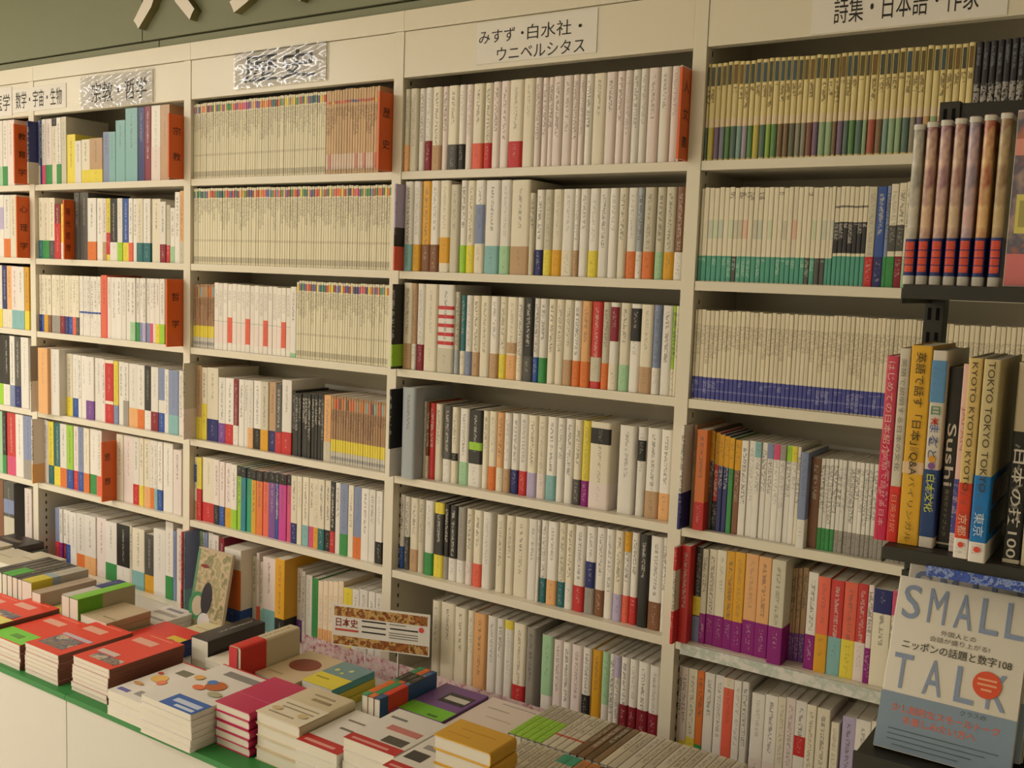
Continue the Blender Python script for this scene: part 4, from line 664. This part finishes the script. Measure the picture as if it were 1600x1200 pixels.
pile(1.607, 1.750, -0.326, -0.113, 0.360, 3, (222, 198, 160), 'cream paperback with brown oval printed on its cover', 'cream paperback under the brown-oval copy, %s', 'cream paperbacks with brown oval in a pile',
     prints=[(.1, .5, .16, .2, (190, 168, 130), 'text_print')], discs=[(.5, .58, .34, .2, (140, 70, 48), 'oval_print')])
o = spine_up(1.556, 1.603, -0.373, -0.15, 0.30, 0.44, (206, 192, 158), [(0, .42, (212, 54, 44))], hard=True)
b = MB(); b.box(1.5575, 1.590, -.3745, -.3735, .302 + ZO, .437 + ZO)
wpart('slipcase_end', b.mesh('slipcase_end', [solid((208, 62, 66))]), o, o.matrix_world.copy())
tag(o, 'thick beige boxed book with red band set spine up', 'book')
o = spine_up(1.36, 1.434, -0.345, -0.13, 0.30, 0.412, (46, 42, 40), hard=False)
tag(o, 'thick black paperback set spine up behind the red piles', 'book')
pile(1.441, 1.550, -0.362, -0.205, 0.368, 3, (206, 224, 196), 'white pocket paperback with green edges, topmost beside the boxed book', 'white pocket paperback with green edges, %s', 'white pocket paperbacks with green edges', prints=[(0, 1, 0, 1, (232, 226, 206), 'front_cover'), (.3, .8, .4, .5, (170, 160, 140), 'title_print')])
pile(1.062, 1.25, -0.374, -0.205, 0.352, 2, (60, 80, 160), 'red paperback with yellow corner panel lying behind the red piles', 'red paperback underneath the yellow-cornered copy, %s', 'red paperbacks with yellow corner',
     prints=[(0, 1, 0, 1, (222, 62, 48), 'front_cover'), (.66, 1, 0, .62, (222, 190, 54), 'paper_band_face'), (.74, .86, .34, .46, (120, 110, 50), 'band_print')])
pile(0.925, 1.05, -0.235, -0.08, 0.345, 2, WHT, 'white paperback with grey print lying behind the beige flat book', 'white paperback under the grey-print copy, %s', 'white paperbacks behind the beige book', prints=[(.1, .9, .2, .3, (160, 154, 148), 'text_print'), (.1, .9, .5, .62, (176, 168, 160), 'text_print'), (.2, .8, .75, .85, (150, 146, 150), 'title_print')])
pile(1.12, 1.29, -0.19, -0.05, 0.335, 2, (226, 214, 170), 'cream paperback lying in front of the leaning picture book', 'cream paperback under the top cream copy by the picture book, %s', 'cream paperbacks by the picture book', prints=[(.1, .7, .3, .34, (190, 176, 120), 'text_print')])
o = spine_up(0.818, 0.8595, -0.41, -0.205, 0.30, 0.44, (196, 190, 178), [(.55, 1, (62, 70, 120))])
tag(o, 'grey and navy paperback set spine up beside the lime one', 'book')
o = spine_up(0.8605, 0.906, -0.41, -0.205, 0.30, 0.44, (176, 166, 136), [(0, .42, (104, 168, 40))], patches=[(.0, .99, (128, 196, 66))])
tag(o, 'lime-spined beige paperback set spine up behind the red piles', 'book')
pile(0.910, 1.045, -0.405, -0.248, 0.394, 4, (196, 176, 144), 'beige paperback lying beside the lime-spined one', 'beige paperback in the beige pile, %s', 'beige paperbacks in a pile', prints=[(.5, .95, .2, .24, (150, 130, 100), 'text_print')])
for k in range(6):
    c = [(52, 50, 44), (62, 58, 50), (56, 54, 48), (90, 84, 72), (52, 50, 44), (60, 58, 60)][k]
    o = spine_up(0.40 + .0308 * k, 0.4305 + .0308 * k, -0.40, -0.195, 0.30, 0.437, c, [(0, .4, (86, 168, 70))] if k in (2, 3) else [], text=.6)
    tag(o, '%s paperback set spine up, %s from the yellow-grey one' % (['black', 'dark olive', 'black green-banded', 'grey green-banded', 'plain black', 'charcoal'][k], ordn(6 - k)), 'book', 'dark paperbacks set spine up')
o = spine_up(0.587, 0.645, -0.405, -0.20, 0.30, 0.44, (182, 174, 158), [(0, .36, (206, 188, 60)), (.36, .5, (150, 164, 170))])
tag(o, 'thick grey paperback with yellow band set spine up', 'book')
o = spine_up(0.662, 0.712, -0.415, -0.215, 0.30, 0.42, (184, 164, 140))
tag(o, 'beige-grey paperback set spine up, lower than the yellow-banded one', 'book')
pile(0.722, 0.812, -0.405, -0.25, 0.372, 3, (226, 220, 190), 'narrow cream paperback lying between the spine-up books', 'narrow cream paperback in that small pile, %s', 'narrow cream paperbacks', prints=[(0, 1, 0, .3, (214, 204, 110), 'paper_band_face')])
for i, (xa, xb, zc) in enumerate(((0.255, 0.415, 0.418), (0.08, 0.245, 0.40), (-0.10, 0.07, 0.41))):
    nm = ['nearest to the dark spine-up books', 'in the middle of the far back row', 'at the far end of the back row'][i]
    pile(xa, xb, -0.30, -0.135, zc, 5, (206, 196, 170), 'ivory paperback on top of the pile %s' % nm, 'ivory paperback in the pile ' + nm + ', %s', 'ivory paperbacks in back piles', prints=[(.1, .8, .5, .54, (176, 164, 130), 'text_print')])
for i in range(4):
    o = lying(-0.13 + .01 * i, 0.135 - .012 * i, -0.145, -0.004 - .008 * i, 0.3002 + .026 * i, 0.0255, [(60, 78, 124), (64, 56, 48), (86, 92, 84), (56, 50, 44)][i], 'R', prints=[(.1, .7, .4, .6, (110, 100, 80), 'title_print')] if i == 3 else [])
    tag(o, '%s large paperback lying flat in the dark stack before the end bay, %s' % (['blue', 'dark brown', 'grey-green', 'black'][i], ['lowest', 'second up', 'third up', 'topmost'][i]), 'book', 'dark large paperbacks in a stack')
# spine-up rows by the poetry end
def up_row(x, y0, y1, z1, seq, grp, fmt):
    for k, (w, rgb, bands, desc) in enumerate(seq):
        o = spine_up(x, x + w, y0, y1, 0.30, z1, rgb, bands)
        tag(o, fmt % (desc, ordn(k + 1)), 'book', grp); x += w + .0004
LG = (150, 196, 62); GR = (188, 178, 156)
up_row(2.458, -0.325, -0.125, 0.430, [(.0175, GR, [(0.0, .6, LG)], 'grey lime-banded')] * 5 + [(.0185, (204, 194, 170), [(.3, .34, (190, 90, 70))], 'cream red-lined')] * 4 + [(.0185, (116, 88, 52), [], 'dark brown'), (.019, (126, 92, 62), [], 'brown'), (.0185, (104, 80, 46), [], 'dark brown'), (.018, (140, 112, 74), [], 'light brown')] + [(.0195 + .002 * (i % 3), [(206, 194, 168), (196, 184, 160), (210, 200, 178)][i % 3], [], 'ivory') for i in range(12)], 'paperbacks set spine up, back row', '%s paperback set spine up, %s along the back row after the pale pile')
up_row(2.508, -0.488, -0.335, 0.430, [(.018, (196, 184, 158), [], 'ivory')] * 6 + [(.022, (196, 184, 158), [(.72, 1, (70, 160, 126))], 'ivory green-ended')] * 2 + [(.024, (190, 120, 60), [], 'orange')] * 2 + [(.02, (66, 70, 66), [], 'charcoal'), (.02, (90, 96, 92), [], 'grey')] + [(.02, (176, 150, 150), [(.75, .85, (110, 90, 160))], 'mauve')] * 5, 'paperbacks set spine up, front row', '%s paperback set spine up, %s along the front row past the banded piles')

# ------------------------------------------------------------------ promotional card, leaning picture book, printed strips
dish = mottle('food_photo', [(84, 36, 26), (190, 120, 60), (120, 60, 36), (224, 180, 110), (96, 60, 30), (206, 90, 60)], 34)
cw, ch = 0.297, 0.122
e = empty('promotion_card', (1.703, -0.122, 0.404 + ZO), 0.343)
boxes('board', M['paper'], e, (0, cw, 0, .003, 0, ch))
boxes('photo_strip', dish, e, (.006, cw - .008, -.0006, -.0001, ch - .034, ch - .006)); boxes('photo_strip', dish, e, (.004, cw - .004, -.0006, -.0001, .004, .030))
put_text('日本史', solid((140, 44, 44)), e, (.046, 0, .070), (1, 0, 0), (0, 0, 1), .068, .026, 'title_lettering', 0.012)
boxes('title_rule', solid((200, 80, 70)), e, (.010, .082, -.0006, -.0001, .045, .051))
for i, (a, b, z) in enumerate(((.092, .165, .079), (.092, .165, .063), (.092, .165, .047), (.175, .225, .080), (.178, .262, .067), (.175, .262, .055), (.175, .262, .048), (.175, .262, .041))):
    boxes('text_line', M['ink'] if i < 3 or i == 4 else solid((130, 124, 118)), e, (a, b, -.0006, -.0001, z, z + (.004 if i < 3 or i == 4 else .0025)))
b = MB(); n = 20
b.face([(.272 + .008 * math.cos(2 * math.pi * i / n), -.0006, .075 + .008 * math.sin(2 * math.pi * i / n)) for i in range(n)])
link('red_stamp', b.mesh('red_stamp', [solid((226, 84, 84))]), e)
for xa in (.10, .2): boxes('stand_leg', M['paper'], e, (xa, xa + .003, .0035, .0060, -.1035, .05))
tag(e, 'white card with food photos and red three-character title on short legs', 'card')

def leaning(name, x0, w, h, t, ybase, ytop, rgb, zb):
    ang = math.asin(max(-.9, min(.9, (ytop - ybase) / h)))
    mw = Matrix.Translation((x0, ybase, zb + ZO)) @ Matrix.Rotation(-ang, 4, 'X') @ basis(*ORI['F'], (0, t / 2, 0))
    o = make_book(name, t, h, w, lin(rgb), mw, (), (), False, 0.0)
    return o, mw
def on_cover(o, name, t, a, b, c, d, mat, lift=.0004):
    """thin print on the cover that faces the aisle: a..b along the width, c..d up the height (book space)"""
    bx = MB(); bx.box(t / 2 + .0001, t / 2 + lift, a, b, c, d)
    return link(name, bx.mesh(name, [mat]), o)
o, mw = leaning('picture_book', 1.03, 0.165, 0.262, 0.012, -0.10, -0.05, (186, 164, 132), 0.3015)
on_cover(o, 'cover_picture', .012, .012, .16, .012, .255, mottle('leafy_picture', [(196, 170, 134), (150, 146, 104), (204, 178, 144), (120, 124, 84), (190, 160, 130)], 22), .0003)
def blob(o, name, t, cy, cz, ry, rz, mat, lift=.0006, n=20):
    b = MB(); pts = [(t / 2 + lift, cy + ry * math.cos(2 * math.pi * i / n), cz + rz * math.sin(2 * math.pi * i / n)) for i in range(n)]
    b.face(pts); return link(name, b.mesh(name, [mat]), o)
blob(o, 'ring_print', .012, .035, .075, .040, .045, solid((70, 136, 92))); blob(o, 'ring_print', .012, .037, .075, .026, .032, solid((196, 176, 150)), .0008)
blob(o, 'figure_print', .012, .075, .105, .026, .052, solid((54, 48, 54)), .001); blob(o, 'figure_print', .012, .045, .205, .02, .006, solid((130, 40, 44)), .001)
blob(o, 'figure_print', .012, .078, .030, .030, .028, solid((216, 206, 202)), .0012)
on_cover(o, 'spine_strip', .012, .002, .014, .004, .258, solid((96, 140, 100)), .0005)
tag(o, 'picture book standing cover out with dark figure and green ring', 'book')

t = NT('printed_clear_strip'); f = t.noise(t.obj(), 60.0, 3.0, 0.7); f2 = t.noise(t.obj(), 23.0, 2.0)
colr = t.ramp(f, [(0.36, lin((176, 96, 110))), (0.45, lin((226, 186, 190))), (0.6, lin((236, 218, 214)))])
t.put(t.bsdf.inputs['Base Color'], colr); t.put(t.bsdf.inputs['Alpha'], t.math('MULTIPLY_ADD', f2, 0.5, 0.42)); t.bsdf.inputs['Roughness'].default_value = .35
for i, (xa, xb, hh) in enumerate(((1.49, 1.878, .062), (1.882, 2.60, .062))):
    o = boxes('printed_strip', t.m, None, (xa, xb, -.0315, -.0305, .3005 + ZO, .3005 + hh + ZO), (xa, xb, -.0305, -.020, .3005 + ZO, .3015 + ZO))
    tag(o, ['pink flowered strip at the foot of the books beside the card', 'long pink flowered strip at the foot of the two-line-sign bay'][i], 'strip', 'pink flowered strips')
o = boxes('price_strip', mottle('grey_green_print', [(222, 218, 210), (226, 222, 214), (186, 196, 184), (222, 218, 210)], 40), None, (2.735, 3.575, -.0075, -.001, .592 + ZO, .6195 + ZO))
tag(o, 'white printed strip along the fifth shelf edge of the poetry bay', 'strip')

# ------------------------------------------------------------------ black rack near the aisle
RX0, RX1 = 3.447, 3.90
e = empty('display_rack', (3.67, -1.0, 0))
def RP(name, *bs, mat=M['rack'], bevel=0.0012):
    return boxes(name, mat, e, *[(a - 3.67, b - 3.67, c + 1.0, d + 1.0, f, g) for a, b, c, d, f, g in bs], bevel=bevel)
PH = 1.692 + ZO
for xp in (3.4385, 3.886):
    RP('post', (xp, xp + .022, -.975, -.95, .02, PH))
    b = MB()
    for k in range(56):
        zz = PH - .008 - k * .028
        if zz < 0.5: break
        for dx in (.0045, .0135):
            x = xp + dx - 3.67
            b.face([(x, .0246, zz - .014), (x + .004, .0246, zz - .014), (x + .004, .0246, zz), (x, .0246, zz)])
    link('slot_holes', b.mesh('slot_holes', [M['slot']], weld=False), e)
RP('top_bar', (3.4606, 3.8858, -.972, -.955, 1.672 + ZO, 1.690 + ZO))
RP('lower_bar', (3.4606, 3.8858, -.972, -.955, 0.25, .28))
RP('foot', (3.43, 3.47, -1.25, -.80, 0, .02)); RP('foot', (3.88, 3.92, -1.25, -.80, 0, .02))
for z in (1.4850, 1.2095):
    RP('shelf', (RX0, RX1, -1.116, -.9755, z - .003 + ZO, z + ZO), (RX0, RX1, -1.119, -1.1162, z - .0145 + ZO, z + ZO))
    RP('bracket', (RX0 - .003, RX0 - .0005, -1.112, -.9755, z - .02 + ZO, z - .004 + ZO)); RP('bracket', (RX1 + .0005, RX1 + .003, -1.112, -.9755, z - .02 + ZO, z - .004 + ZO))
RP('sloping_shelf', (RX0, RX1, -1.178, -.9755, .984 + ZO, 1.0005 + ZO), (RX0, RX1, -1.182, -1.1785, .955 + ZO, 1.006 + ZO))
RP('back_rest', (RX0 + .002, RX1 - .002, -1.035, -1.031, 1.001 + ZO, 1.165 + ZO))
RP('label_strip', (RX0 + .045, 3.73, -1.1222, -1.1195, 1.1865 + ZO, 1.197 + ZO), mat=mottle('blue_beaded_print', [(40, 60, 150), (60, 90, 190), (150, 170, 210), (40, 60, 150), (70, 100, 190), (36, 52, 130)], 150), bevel=0)
tag(e, 'black slotted steel display rack at the aisle end', 'rack')

def rack_book(name, x0, x1, y, z, h, d, rgb, label, grp, bands=(), patches=(), hard=False, text=0.0, style=None, texts=()):
    mw = Matrix.Translation(((x0 + x1) / 2, y, z + .0004 + ZO))
    o = make_book(name, x1 - x0, h, d, lin(rgb), mw, [(a, b, lin(c)) for a, b, c in bands], [(a, b, lin(c)) for a, b, c in patches], hard, text, style)
    for (s_, v, w_, h_, rgb2, rot, bold) in texts:
        # rot: letters turned a quarter so that they read downwards
        X, Y = (((0, 0, -1), (1, 0, 0)) if rot else ((1, 0, 0), (0, 0, 1)))
        put_text(s_, solid(rgb2), o, (0, -.0012, v * h), X, Y, w_, h_, 'spine_lettering', bold)
    tag(o, label, 'book', grp)
    return o
# shrink-wrapped comics on the upper tier
def comic_mat(i):
    cols = [[(176, 168, 150), (206, 198, 184), (150, 146, 136), (196, 188, 170)], [(196, 150, 120), (222, 190, 160), (150, 100, 110), (206, 170, 130)], [(186, 140, 136), (226, 190, 170), (150, 110, 130), (206, 170, 140)],
            [(186, 160, 120), (214, 186, 160), (160, 110, 110), (200, 176, 130)], [(196, 140, 130), (214, 180, 180), (140, 130, 150), (200, 170, 140)], [(206, 150, 110), (226, 186, 130), (170, 90, 70), (196, 150, 110)], [(176, 150, 96), (196, 172, 130), (140, 110, 80), (186, 160, 110)]][i]
    return mottle('comic_spine_art', cols, 30, 0.22, 0.5, (1, 1, .7))
navy = solid((40, 56, 120), .25); redl = mottle('red_logo', [(196, 60, 50), (222, 92, 66), (206, 72, 54), (226, 110, 80)], 90, .3)
silver = solid((206, 200, 190), .22)
for i, (a, b) in enumerate(((1411, 1430), (1431.5, 1450.5), (1452.5, 1471.5), (1474, 1493), (1495.5, 1514.5), (1517.5, 1536.5), (1541, 1560))):
    x0 = 3.442 + (a - 1411) * .000628; x1 = 3.442 + (a + 16.2 - 1411) * .000628
    w = x1 - x0; h = [.164, .166, .167, .168, .169, .170, .171][i]; d = .112
    mw = Matrix.Translation(((x0 + x1) / 2, -1.102, 1.4853 + ZO)); mat = comic_mat(i)
    o = link('comic_book', u_shape(w, d, 0, h, 0, .0005, .0042, h).mesh('comic_cover', [mat], smooth=True), None, None, mw)
    link('page_block', pages_mesh(w, h, d, .0005, .001), o)
    for nm, z0, z1, mm, so in (('logo_band', .055, .285, navy, False), ('logo_lettering', .078, .118, redl, True), ('logo_lettering', .124, .164, redl, True), ('logo_lettering', .170, .210, redl, True), ('logo_lettering', .216, .268, redl, True), ('silver_foot', .002, .054, silver, False), ('silver_head', .965, .996, silver, False)):
        k = .72 if so else 1.0
        link(nm, u_shape(w * k, d * .3, z0 * h, z1 * h, .0004 if not so else .0009, .0002, .0042 if not so else .003, -1, so).mesh(nm, [mm], smooth=True), o)
    tag(o, '%s comic book with red-on-navy foot logo, %s on the rack' % (['grey', 'tan-pink', 'rose', 'sand', 'mauve', 'orange-brown', 'olive-gold'][i], ['first', 'second', 'third', 'fourth', 'fifth', 'sixth', 'seventh'][i]), 'comic book', 'comic books on the black rack')
o, mw = leaning('comic_book', 3.5385, .125, .172, .014, -1.106, -1.100, (196, 176, 170), 1.4862)
on_cover(o, 'cover_picture', .014, .001, .124, .03, .17, mottle('comic_cover_art', [(120, 112, 104), (176, 150, 140), (96, 96, 112), (196, 120, 90), (130, 120, 100)], 24, .25), .0003)
on_cover(o, 'title_strip', .014, .001, .124, .128, .144, solid((222, 150, 136), .3), .0005); on_cover(o, 'foot_strip', .014, .001, .124, .001, .032, solid((216, 122, 122), .3), .0006)
on_cover(o, 'yellow_sticker', .014, .006, .020, .052, .090, solid((214, 202, 110), .3), .0007); on_cover(o, 'sticker_print', .014, .009, .017, .058, .084, solid((170, 160, 96), .3), .0008)
tag(o, 'comic book facing out with pink foot strip and yellow sticker', 'comic book')
# guide books on the middle tier
Z2 = 1.2097; gb = 'guide books on the black rack'
rack_book('guide_book', 3.432, 3.4442, -1.1, Z2, .199, .12, (206, 70, 96), 'pink guide book with white lettering at the rack edge', gb, [(0, .55, (206, 44, 84))], text=0, texts=[('はじめての日本紹介', .72, .10, .0072, (236, 190, 180), True, 0), ('英語で話せる日本', .28, .08, .0055, (240, 170, 180), True, 0)])
rack_book('guide_book', 3.4450, 3.4556, -1.1, Z2, .208, .12, (214, 206, 188), 'white guide book with red foot beside the pink one', gb, [(0, .29, (216, 54, 44))], texts=[('英語で説明する日本の文化', .66, .12, .0052, (128, 122, 110), True, 0), ('日英対訳', .15, .04, .0055, (236, 150, 120), True, 0)])
rack_book('guide_book', 3.4562, 3.4772, -1.1, Z2, .212, .118, (222, 170, 44), 'thick amber guide book with black lettering', gb, patches=[(.36, .42, (222, 190, 150))], texts=[('英語で話す「日本」Q&A', .66, .13, .0105, (66, 58, 36), True, 0.004), ('対訳', .50, .02, .009, (160, 130, 60), True, 0), ('バイリンガル', .18, .07, .006, (110, 96, 44), True, 0)])
rack_book('guide_book', 3.4778, 3.4922, -1.1, Z2, .208, .118, (214, 206, 194), 'white guide book with multicoloured lettering and navy foot', gb, [(.055, .40, (36, 66, 118))], [(.74, .95, (90, 140, 186))],
          texts=[('日', .70, .009, .009, (66, 130, 90), False, .01), ('本', .645, .009, .009, (206, 64, 54), False, .01), ('まる', .58, .020, .009, (70, 90, 160), True, 0), ('ごと', .51, .020, .009, (60, 70, 110), True, 0), ('●', .455, .007, .007, (216, 150, 44), False, 0), ('●', .42, .007, .007, (130, 80, 150), False, 0), ('日本文化', .28, .04, .008, (196, 210, 80), True, .01)])
rack_book('guide_book', 3.4932, 3.5070, -1.088, Z2, .191, .108, (44, 42, 40), 'black guide book with large white Latin lettering', gb, texts=[('Sushi', .52, .066, .0085, (226, 218, 206), True, .01), ('寿司ガイドブック', .20, .05, .004, (150, 144, 120), True, 0)], patches=[(.02, .03, (200, 196, 170))])
rack_book('guide_book', 3.5078, 3.5156, -1.098, Z2, .196, .12, (222, 184, 176), 'slim pink and blue guide book beside the black one', gb, [(.10, .39, (70, 76, 150)), (0, .10, (222, 206, 200))], texts=[('JAPAN', .66, .045, .005, (190, 130, 120), True, 0)])
rack_book('guide_book', 3.5164, 3.5292, -1.121, Z2, .204, .14, (214, 186, 120), 'cream and gold guide book with red foot naming the old capital', gb, [(.10, .38, (214, 66, 36)), (0, .10, (232, 224, 216))], texts=[('KYOTO KYOTO KYOTO', .66, .13, .0052, (72, 58, 40), True, .004), ('●', .07, .0055, .0055, (226, 70, 54), False, 0), ('京都', .17, .022, .0085, (240, 200, 170), True, 0)])
o = rack_book('guide_book', 3.5315, 3.5466, -1.127, Z2, .204, .14, (208, 190, 140), 'cream and gold guide book with blue foot naming the capital', gb, [(.10, .43, (26, 118, 190)), (0, .10, (232, 224, 216))], texts=[('TOKYO TOKYO TOKYO', .67, .13, .0062, (72, 58, 40), True, .004), ('●', .065, .006, .006, (226, 70, 54), False, 0), ('東京', .19, .024, .0095, (206, 222, 232), True, 0)])
hw_ = .0151 / 2 + .0005
for nm, a, b, c, d, mm in (('cover_photo', .012, .11, .135, .26, solid((30, 28, 34))), ('cover_photo', .012, .11, .275, .40, mottle('night_photo', [(24, 22, 26), (30, 26, 30), (120, 60, 40), (24, 22, 30)], 40))):
    bx = MB(); bx.box(hw_, hw_ + .0003, a, b, c * .204, d * .204); link(nm, bx.mesh(nm, [mm]), o)
rack_book('guide_book', 3.5600, 3.5752, -1.106, Z2, .202, .12, (206, 190, 160), 'cream guide book with black foot and white characters', gb, [(.02, .66, (40, 38, 36)), (0, .02, (226, 216, 190))], texts=[('日本の技100', .30, .11, .011, (226, 218, 206), True, .01)])
rack_book('guide_book', 3.5768, 3.594, -1.108, Z2, .205, .12, (214, 202, 170), 'plain cream guide book next to the black-footed one', gb)
for i, c in enumerate(((190, 70, 60), (60, 110, 150), (220, 212, 196), (90, 130, 90))):
    rack_book('guide_book', 3.597 + .017 * i, 3.612 + .017 * i, -1.1, Z2, .2, .12, c, '%s guide book further along the rack' % ['red', 'blue', 'white', 'green'][i], gb)
# the facing-out conversation books on the sloping tier
def small_talk(k):
    t_ = .014; up = [0, .0185, .0195][k]; back = k * .0152
    ang = math.asin((-1.085 + 1.150) / .18)
    x0 = [3.459, 3.464, 3.4645][k]
    o = None
    mw = Matrix.Translation((x0, -1.150, 1.0040 + ZO)) @ Matrix.Rotation(-ang, 4, 'X') @ Matrix.Translation((0, back, up + (.0 if k else 0))) @ basis(*ORI['F'], (0, t_ / 2, 0))
    o = make_book('conversation_book', t_, .18, .13, lin((222, 214, 200)), mw, (), (), False, 0.0)
    def tx(s_, cy, cz, w_, h_, rgb, bold=0.0, nm='cover_lettering'): put_text(s_, solid(rgb), o, (t_ / 2, cy, cz), (0, 1, 0), (0, 0, 1), w_, h_, nm, bold, .0009)
    BL = (138, 152, 180)
    on_cover(o, 'paper_band_face', t_, 0, .1302, .0006, .058, solid((132, 150, 170)), .0005)
    for ch, cy in zip('SMALL', (.016, .042, .068, .093, .117)): tx(ch, cy, .154, .0175, .036, BL, 0 if ch == 'M' else .004)
    for ch, cy in zip('TALK', (.017, .048, .079, .109)): tx(ch, cy, .081, .0185, .036, BL, 0 if ch == 'M' else .004)
    tx('外国人との', .066, .128, .034, .0055, (96, 92, 74)); tx('会話が盛り上がる!', .068, .1205, .058, .0056, (96, 92, 74)); tx('ニッポンの話題と数字108', .066, .1095, .106, .0095, (66, 64, 48), .006)
    b = MB(); n = 28
    b.face([(t_ / 2 + .0014, .099 + .0135 * math.cos(2 * math.pi * i / n), .086 + .0135 * math.sin(2 * math.pi * i / n)) for i in range(n)])
    link('red_seal', b.mesh('red_seal', [solid((222, 84, 50))]), o)
    for q, (z_, wd) in enumerate(((.091, .018), (.086, .018), (.081, .010))): on_cover(o, 'seal_print', t_, .099 - wd / 2, .099 + wd / 2, z_ - .001, z_ + .001, solid((236, 170, 130)), .0018)
    tx('クラスの', .090, .0535, .024, .005, (90, 104, 84)); tx('少し知的なスモールトーク', .064, .0435, .104, .0085, (226, 110, 84), .01); tx('を楽しみたい方へ', .060, .0325, .070, .0085, (226, 110, 84), .01)
    for q in range(4): on_cover(o, 'text_line', t_, .012 + .006 * (q == 3), .118 - .012 * q, .021 - .0052 * q, .0222 - .0052 * q, solid((92, 108, 118)), .0009)
    tag(o, ['cream conversation book with large blue capitals facing out, front copy', 'second copy of the blue-capital conversation book, directly behind the front one', 'rearmost copy of the blue-capital conversation book'][k], 'book', 'conversation books facing out')
for k in range(3): small_talk(k)
